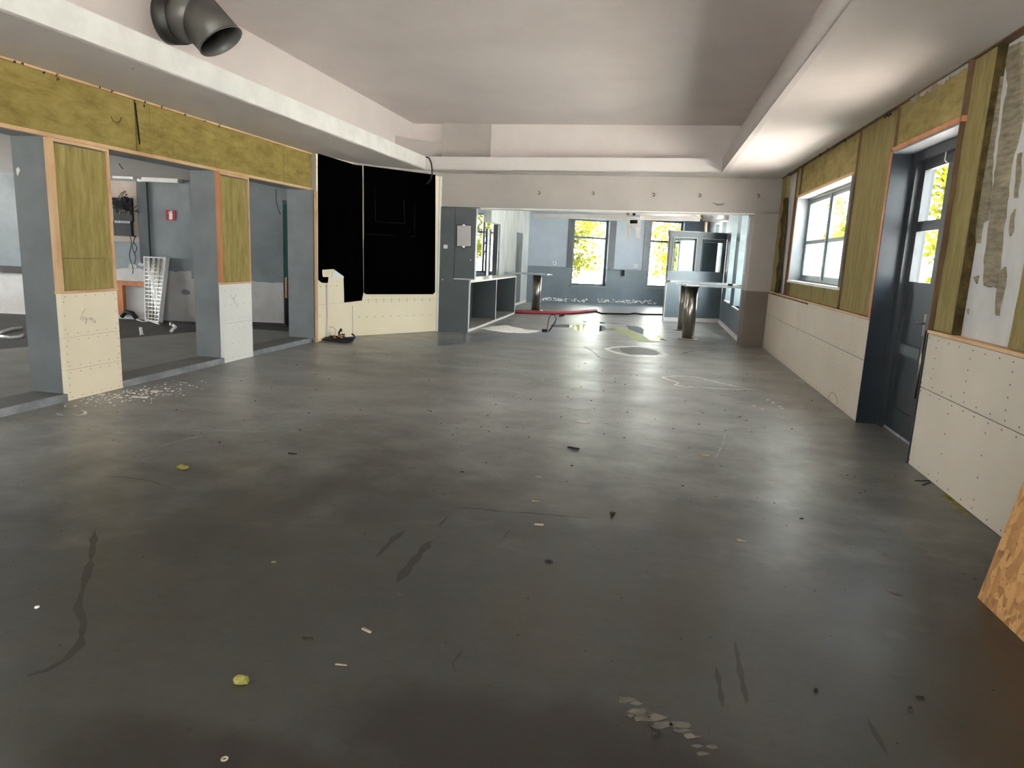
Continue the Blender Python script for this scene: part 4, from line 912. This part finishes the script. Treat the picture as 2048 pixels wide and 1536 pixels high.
# ---- floor marks
def ribbon(pxs, w_, name, m_, z=.001, pl=FLR, close=False, wob=.3):
    pts = [pl.at(x, y) for x, y in pxs]; 
    if close: pts.append(pts[0])
    fine = []
    for a, b in zip(pts, pts[1:]):
        k = max(1, int((b-a).length/.06))
        for i in range(k): fine.append(a.lerp(b, i/k))
    fine.append(pts[-1]); n_ = len(fine); L, R2 = [], []
    for i, p in enumerate(fine):
        t = (fine[min(i+1, n_-1)]-fine[max(i-1, 0)]); t = V((t.x, t.y, 0)).normalized() if t.length > 1e-6 else V((1, 0, 0)); s = V((-t.y, t.x, 0))
        ww = w_*(1+random.uniform(-wob, wob))*(.25 if (i in (0, n_-1) and not close) else 1); L.append(p+s*ww/2+V((0, 0, z))); R2.append(p-s*ww/2+V((0, 0, z)))
    MB().add(L+R2, [[i, i+1, n_+i+1, n_+i] for i in range(n_-1)]).build(name, m_, fl)
def patch(pxs, name, m_, z=.0012, jit=.02):
    pts = [FLR.at(x, y) for x, y in pxs]; fine = []
    for i, a in enumerate(pts):
        b = pts[(i+1) % len(pts)]; k = max(1, int((b-a).length/.1))
        for j in range(k): fine.append(a.lerp(b, j/k)+V((random.uniform(-jit, jit), random.uniform(-jit, jit), z)))
    MB().prism(fine, (0, 0, .0004)).build(name, m_, fl)
def zz(l, ox=1100, oy=560, s=4.452): return [(ox+x/s, oy+y/s) for x, y in l]
ribbon(zz([(505, 612), (580, 598), (680, 592), (790, 590), (900, 608), (970, 632), (1035, 664), (1000, 680), (930, 688), (820, 683), (700, 672), (620, 656), (570, 640), (520, 625)]), .1, 'lime_ring', 'lime', close=True, wob=.5)
patch(zz([(620, 610), (720, 600), (840, 605), (930, 625), (975, 650), (960, 670), (850, 668), (700, 660), (640, 640)]), 'dried_puddle', 'putty')
ribbon(zz([(300, 592), (340, 610), (390, 645), (440, 690), (520, 712), (650, 730), (850, 742), (1000, 745), (1100, 750)]), .035, 'tide_mark', 'stain', wob=.6)
ribbon(zz([(1180, 660), (1230, 640), (1320, 628), (1450, 622), (1600, 618)]), .05, 'tide_mark', 'stain', wob=.6); ribbon(zz([(1180, 662), (1210, 690), (1300, 705), (1420, 715)]), .03, 'tide_mark', 'limefaint', wob=.6)
ribbon(zz([(1150, 915), (1060, 890), (1000, 865), (1100, 855), (1220, 855), (1330, 868), (1400, 890), (1500, 912), (1650, 947), (1780, 972), (1900, 990)]), .03, 'lime_line', 'lime', wob=.5)
ribbon(zz([(1150, 915), (1110, 935), (1200, 950), (1400, 960), (1600, 972), (1780, 976)]), .03, 'lime_line', 'lime', wob=.5)
ribbon(zz([(0, 1130), (200, 1150), (450, 1162), (680, 1160), (750, 1140)]), .02, 'lime_line', 'limefaint', wob=.6)
ribbon(zz([(2048, 1150), (1800, 1135), (1600, 1105), (1450, 1078), (1430, 1055), (1520, 1025), (1680, 1000), (1760, 975)], 700), .022, 'lime_line', 'limefaint', wob=.6)
ribbon([(1160, 588+0), (1160, 588)], .01, 'lime_line', 'limefaint') if False else None
ribbon(zz([(1340, 755), (1500, 815), (1630, 840), (1700, 880), (1740, 905)], 700), .025, 'lime_line', 'limefaint', wob=.6)
ribbon([(318, 894), (345, 886), (372, 878), (406, 872)], .03, 'scrape', 'limefaint', wob=.7); ribbon([(145, 828), (158, 831), (170, 828), (171, 823), (160, 820)], .025, 'scrape', 'lime', wob=.7); ribbon([(112, 826), (118, 829), (126, 831)], .03, 'scrape', 'lime', wob=.7)
patch(zz([(550, 420), (640, 435), (720, 455), (800, 480), (850, 510), (900, 540), (1010, 548), (900, 560), (800, 552), (720, 520), (660, 480), (580, 450)]), 'algae_patch', 'algae')
patch(zz([(190, 405), (330, 395), (480, 410), (500, 440), (440, 460), (300, 462), (215, 440)]), 'puddle', 'water'); patch(zz([(280, 365), (380, 372), (500, 378), (490, 388), (340, 386)]), 'puddle', 'water')
patch(zz([(680, 405), (780, 412), (840, 440), (850, 470), (1000, 520), (1060, 545), (940, 530), (820, 480), (700, 440)]), 'puddle', 'water')
patch(zz([(480, 378), (560, 380), (670, 395), (560, 393)]), 'wet_stain', 'stain'); patch(zz([(480, 432), (560, 428), (600, 445), (500, 445)]), 'wet_stain', 'stain')
patch(zz([(1150, 430), (1380, 400), (1560, 440), (1700, 455), (1600, 475), (1400, 470), (1250, 450)], 700), 'pale_patch', 'lime', jit=.04)  # pale patch laid in place of a puddle
patch(zz([(1780, 400), (1940, 395), (1990, 410), (1975, 425), (1800, 420)], 700), 'puddle', 'water')
patch(zz([(0, 520), (200, 545), (560, 550), (640, 550), (1000, 510), (1500, 470), (1900, 450), (2000, 500), (1700, 520), (1200, 545), (900, 580), (600, 600), (300, 580), (0, 545)], 700), 'washed_band', 'concrete_pale', .0008, .03)
patch([(1082, 602), (1110, 601), (1200, 606), (1322, 610), (1322, 625), (1200, 622), (1120, 617), (1085, 612)], 'washed_band', 'concrete_pale', .0008, .03)
# scuffs in the near floor
def scuff(l, w_, m_): ribbon(l, w_, 'scuff_mark', 'scuff', wob=.6)
def z2(l): return [(700+x/2.273, 860+y/2.273) for x, y in l]
scuff(z2([(120, 580), (160, 535), (205, 490), (245, 460)]), .035, 'stain'); scuff(z2([(215, 690), (270, 620), (320, 560), (365, 505)]), .04, 'stain'); scuff(z2([(405, 435), (445, 395)]), .03, 'stain')
scuff(z2([(700, 490), (725, 455)]), .03, 'stain')
def z3(l): return [(1300+x/2.273, 860+y/2.273) for x, y in l]
scuff(z3([(300, 1080), (318, 1170), (330, 1260)]), .018, 'stain'); scuff(z3([(385, 960), (410, 1100), (440, 1240)]), .02, 'stain'); scuff(z3([(985, 1310), (1030, 1390), (1080, 1480)]), .02, 'stain')
ribbon([(190, 1060), (182, 1120), (165, 1180), (155, 1215), (168, 1245), (160, 1290), (130, 1320), (95, 1340), (55, 1352)], .028, 'grime_line', 'scuff', wob=.7)
ribbon([(905, 1015), (960, 1018), (1010, 1024), (1060, 1026), (1120, 1032), (1190, 1037)], .018, 'grime_line', 'scuff', wob=.7)
ribbon([(912, 1345), (905, 1325), (918, 1312), (925, 1298)], .008, 'grime_line', 'scuff', wob=.7)
ribbon([(345, 865), (420, 860), (520, 863), (640, 858)], .012, 'scrape', 'limefaint', wob=.7)
ribbon([(340, 1000-25), (300, 962), (255, 955), (215, 952)], .012, 'grime_line', 'scuff', wob=.7)
ribbon([(1432, 915), (1447, 885), (1450, 868)], .012, 'scrape', 'limefaint', wob=.7)
# pale flaked patch near the bottom
rr = random.Random(5)
for i in range(16):
    t = i/15; cx = 1245+t*170+rr.uniform(-22, 22); cy = 1392+t*115+rr.uniform(-26, 18); s = rr.uniform(6, 16)
    patch([(cx+s*1.6*math.cos(a)*rr.uniform(.5, 1.1), cy+s*.6*math.sin(a)*rr.uniform(.5, 1.1)) for a in [k*math.pi/4 for k in range(8)]], 'flaked_patch', 'flake', jit=.004)
for cx, cy, sx, sy in ((1790, 1185, 22, 6), (1772, 1112, 18, 5), (802, 1190, 14, 3)):
    patch([(cx+sx*math.cos(a)*rr.uniform(.3, 1.1), cy+sy*math.sin(a)*rr.uniform(.3, 1.1)+math.cos(a)*sy) for a in [k*math.pi/5 for k in range(10)]], 'flaked_patch', 'flake', jit=.003)
# ---- debris
def rock(p, sx, sy, sz_, seed=1):
    r = random.Random(seed); bm = bmesh.new(); bmesh.ops.create_icosphere(bm, subdivisions=2, radius=1)
    mb = MB(); vs = []
    for v in bm.verts:
        k = 1+r.uniform(-.25, .2); vs.append(V((v.co.x*sx*k, v.co.y*sy*k, max(v.co.z*sz_*k+sz_*.8, 0)))+p)
    mb.add(vs, [[x.index for x in f.verts] for f in bm.faces]); bm.free(); return mb
rock(FLR.at(366, 938), .045, .025, .018, 3).top('wool_tuft', 'wooltuft', 'flat green yellow wool tuft on the floor below the first pillar', 'debris')
rock(FLR.at(482, 1368), .028, .022, .02, 4).top('wool_tuft', 'wooltuft', 'chunky green yellow wool tuft on the dark near floor', 'debris')
def stick(px, py, L_, w_, ang, m_, lab, name='wood_chip', cat='debris'):
    p = FLR.at(px, py); d = V((math.cos(ang), math.sin(ang), 0)); s = V((-d.y, d.x, 0))
    mb = MB().prism([p-d*L_/2-s*w_/2, p+d*L_/2-s*w_*.3, p+d*L_/2+s*w_*.4, p-d*L_/2+s*w_/2], (0, 0, w_*.6))
    mb.top(name, m_, lab, cat)
stick(1147, 897, .1, .018, -.25, 'twig', 'dark curved stick lying in the middle of the pale floor')
stick(1408, 911, .09, .03, -.2, 'chip', 'small orange brown wood chip on the pale floor towards the door')
stick(1078, 1050, .055, .014, .1, 'chip', 'flat pale chip just before the yellowish floor line')
stick(1071, 1003, .05, .01, .1, 'chip', 'thin pale chip beyond the yellowish floor line')
stick(1077, 954, .05, .01, .1, 'chip', 'slim grey chip in the middle of the floor beside a white fleck')
stick(733, 1262, .05, .012, -.45, 'chip', 'pale sliver pointing down to the oily patch')
stick(682, 1330, .045, .007, .1, 'chip', 'thin pale sliver lying near the chunky wool tuft')
stick(616, 1278, .045, .01, .25, 'twig', 'dark sliver on the floor between pale sliver and pillar')
stick(1483, 1082, .05, .012, -.3, 'chip', 'white tipped sliver on the floor near the window glare')
stick(585, 908, .07, .012, 0, 'twig', 'thin dark sliver on the floor beyond the flat wool tuft')
stick(1632, 1383, .02, .014, 1.2, 'twig', 'black crumb standing alone in front of the glare', 'black_crumb')
stick(1840, 1397, .03, .012, .15, 'twig', 'oblong black crumb nearest to the leaning strand board', 'black_crumb')
stick(1821, 1420, .02, .015, 1.4, 'twig', 'round black crumb just below the oblong one', 'black_crumb')
rock(FLR.at(1313, 1470), .012, .012, .006, 8).top('black_crumb', 'twig', 'black crumb on the flaked pale patch', 'debris')
rock(FLR.at(1225, 1028), .02, .015, .008, 9).top('dark_chip', 'twig', 'dark chip on the yellowish floor line', 'debris')
rock(FLR.at(1097, 1125), .022, .014, .008, 10).top('dark_chip', 'twig', 'brown flake in the middle of the dark near floor', 'debris')
rock(FLR.at(74, 1216), .01, .01, .006, 11).top('plaster_crumb', 'crumb', 'single white crumb on the dark floor far from the rest', 'debris')
for px, py, lb in ((449, 1518, 'pale metal washer at the near edge of the floor'), (547, 1124, 'pale metal washer on the floor between the wool tufts')):
    c_ = FLR.at(px, py); mb = MB(); n_ = 18; r1, r2 = .0115, .005
    vs = [c_+V((r*math.cos(k*2*math.pi/n_), r*math.sin(k*2*math.pi/n_), z)) for z in (0, .002) for r in (r1, r2) for k in range(n_)]
    fs = []
    for k in range(n_):
        j = (k+1) % n_; a0, b0, a1, b1 = 0, n_, 2*n_, 3*n_
        fs += [[a0+k, a0+j, a1+j, a1+k], [b0+j, b0+k, b1+k, b1+j], [a1+k, a1+j, b1+j, b1+k]]
    mb.add(vs, fs); mb.top('washer', 'chip', lb, 'washer')
mb = MB()
for px, py in ((1508, 812), (1524, 818), (1560, 813), (1564, 817), (1546, 806), (1535, 800)):
    p = FLR.at(px, py); q_ = rr.uniform(.02, .035); mb.prism([p+V((q_*math.cos(a)*rr.uniform(.6, 1.2), q_*.5*math.sin(a), 0)) for a in (0, 1.1, 2.2, 3.3, 4.4, 5.4)], (0, 0, .006))
mb.top('plaster_flakes', 'crumb', 'few white plaster flakes on the floor beyond the window board', 'debris', kind='stuff')
p_ = FLR.at(1162, 844); MB().prism([p_+V((-.07, 0, 0)), p_+V((.03, -.02, 0)), p_+V((.09, .0, 0)), p_+V((.0, .03, 0))], (0, 0, .004)).top('paper_scrap', 'paper', 'small white paper scrap lying alone in the middle of the floor', 'debris')
# straw by the near boards
for i, (px, py) in enumerate(((1845, 962), (1853, 968))): stick(px, py, .12, .01, .3+i*.5, 'twig', ('upper' if i == 0 else 'lower')+' dark strand lying at the foot of the board by the door', 'dark_strand')
mb = MB()
for i in range(40):
    t = rr.random(); p = FLR.at(1893+t*45+rr.uniform(-6, 6), 993+t*36+rr.uniform(-4, 4)); a = rr.uniform(-1.2, .2); d_ = V((math.cos(a), math.sin(a), 0))*rr.uniform(.01, .03)
    s = V((-d_.y, d_.x, 0))*.12; mb.prism([p-d_-s, p+d_-s, p+d_+s, p-d_+s], (0, 0, .004))
mb.top('wool_shreds', 'wooltuft', 'shreds of wool and splinters along the foot of the near boards', 'debris', kind='stuff')
mb = MB()
for i in range(260):
    px = rr.gauss(270, 60); py = 792-(px-245)*.13+rr.gauss(0, 8)
    if py < 780-(px-245)*.20: continue
    p = FLR.at(px, py); s = rr.uniform(.004, .014)
    if p.x < XL+.03: continue
    mb.prism([p+V((s*math.cos(a)*rr.uniform(.6, 1.3), s*math.sin(a)*rr.uniform(.6, 1.3), 0)) for a in (0, 1.5, 3, 4.5)], (0, 0, s*.4))
for px, py in ((270, 794), (285, 795), (312, 783), (205, 790)):
    p = FLR.at(px, py); s = .045; mb.prism([p+V((s*math.cos(a)*rr.uniform(.6, 1.3), s*.6*math.sin(a), 0)) for a in (0, 1, 2, 3, 4, 5)], (0, 0, .01))
mb.top('plaster_crumbs', 'crumb', 'scatter of white plaster crumbs at the foot of the first cream pillar', 'debris', kind='stuff')
mb = MB(); mb2 = MB()
for i in range(260):
    p = V((rr.uniform(-4.9, 2.1), rr.uniform(1.6, 10.8), 0))
    s = rr.uniform(.002, .004) if p.y < 4.5 else rr.uniform(.003, .009); mb2.prism([p+V((s*math.cos(a)*rr.uniform(.5, 1.8), s*math.sin(a)*rr.uniform(.5, 1.3), 0)) for a in (0, 1.5, 3, 4.5)], (0, 0, s*.6))
mb2.top('floor_grit', 'twig', 'fine dark grit scattered over the concrete floor', 'debris', kind='stuff')
# ================================================================== OUTSIDE
struct(B(-40, 60, -30, 90, -.35, -.25), 'ground', 'paving')
struct(B(2.7, 7.5, -8, 40, -.25, -.22), 'bounce_damper_strip', 'bounce_damper')  # dark ground strip added to cut light bounced up onto the soffit
rw_ = B(-15.2, -4.6, -4.2, -4.0, 0, 4.1).box(1.8, 2.68, -4.2, -4.0, 0, 4.1).box(-4.6, 1.8, -4.2, -4.0, 2.7, 4.1).box(-4.6, 1.8, -4.2, -4.0, 0, .5).box(-4.6, -3.0, -4.2, -4, .5, 2.7).box(.2, 1.8, -4.2, -4, .5, 2.7)
struct(rw_, 'wall_rear', 'plaster')
rg = MB(); 
for a, b in ((-3.0, -1.4), (-1.4, .2)):
    rg.box(a, a+.06, -4.15, -4.08, .5, 2.7).box(b-.06, b, -4.15, -4.08, .5, 2.7).box(a, b, -4.15, -4.08, .5, .56).box(a, b, -4.15, -4.08, 2.64, 2.7)
rgo = struct(rg, 'window_13', 'winframe'); B(-3, .2, -4.12, -4.115, .5, 2.7).build('pane', 'glass', rgo)  # unseen rear window, added to brighten the hall
portal('daylight_portal_rear', (-1.4, -4.22, 1.6), (0, 1, 0), 3.2, 2.2)
def pier(cx, cy, lab, z1=3.4):
    t = thing('brick_pier', (cx, cy, -.25), lab, 'pier'); w_, d_ = .22, .22
    B(cx-w_/2+.01, cx+w_/2-.01, cy-d_/2+.01, cy+d_/2-.01, -.25, z1).build('core', 'mortar', t)
    me = None; z = .9; kx = 0
    while z < z1-.07:
        for sgn in ((-1, 1) if kx % 2 else (0,)):
            if me is None:
                b_ = B(-.1, .1, -w_/2, w_/2, 0, .055); o = b_.build('brick', 'brick'); me = o.data; half = None
            else: o = bpy.data.objects.new('brick', me); COL.objects.link(o)
            o.parent = t; o.location = (sgn*.056, 0, z+.25)
            if sgn: o.scale = (.5, 1, 1)
        z += .065; kx += 1
pier(4.0, 12.4, 'slim red brick pier outside seen through the door panes'); pier(4.15, 19.4, 'slim red brick pier outside seen through the side window')
of = thing('white_house', (7, 33, -.25), 'pale rendered house with tall windows seen through the side window', 'building')
B(5.4, 9, 29, 38, -.25, 4.2).build('wall', 'facade', of); B(5.36, 5.4, 30, 31.2, .6, 2.8).build('window', 'winframe', of); B(5.3, 9.1, 28.9, 38.1, 4.2, 4.35).build('roof_edge', 'winframe', of)
def tree(x, y, h, r, lab, seed, nl=3200, ls=.17, low=.3):
    t = thing('leafy_tree', (x, y, -.25), lab, 'tree'); R3 = random.Random(seed); base = V((x, y, -.25)); cr = MB(); br_ = MB()
    br_.tube([base, base+V((.05, 0, h*.4)), base+V((-.05, .05, h*.8))], [.12, .09, .04], 8)
    tips = []
    for i in range(26):
        a = R3.uniform(0, 6.28); z = h*R3.uniform(low, .9); st = base+V((0, 0, z*.75)); en = base+V((math.cos(a)*r*R3.uniform(.5, 1), math.sin(a)*r*R3.uniform(.5, 1), z))
        br_.tube([st, st.lerp(en, .5)+V((0, 0, .1)), en], [.03, .02, .008], 5); tips.append((st, en))
    for i in range(nl):
        st, en = R3.choice(tips); p = st.lerp(en, R3.uniform(.35, 1.05))+V((R3.gauss(0, .22), R3.gauss(0, .22), R3.gauss(0, .18)))
        d_ = V((R3.uniform(-1, 1), R3.uniform(-1, 1), R3.uniform(-1, .5))).normalized(); s = d_.cross(V((R3.uniform(-1, 1), R3.uniform(-1, 1), R3.uniform(-1, 1)))).normalized(); q = ls*R3.uniform(.6, 1.2)
        cr.add([p-d_*q*.6, p+s*q*.35, p+d_*q*.6, p-s*q*.35], [[0, 1, 2, 3]])
    br_.build('trunk', 'bark', t); cr.build('foliage', 'leaf', t, 'stuff')
tree(-3.4, 29.5, 4.6, 1.9, 'yellow green tree outside the first far window', 21, 2300)
tree(-8.3, 28.5, 4.8, 2.2, 'yellow green tree outside the window beyond the counter', 22)
tree(.9, 31, 4.4, 1.3, 'yellow green tree outside seen through the booth glass', 23, 1500, low=.2)
tree(7.0, 17.0, 4.8, 1.3, 'leafy tree outside the door panes', 24, 2000); tree(6.1, 24.5, 4.8, 1.0, 'leafy tree beside the pale house', 25, 2000)

struct(B(-15.3, 2.7, -4.3, 14.2, 4.2, 4.35).box(-9.8, 2.6, 14.2, 28, 3.3, 3.4), 'roof', 'facade')
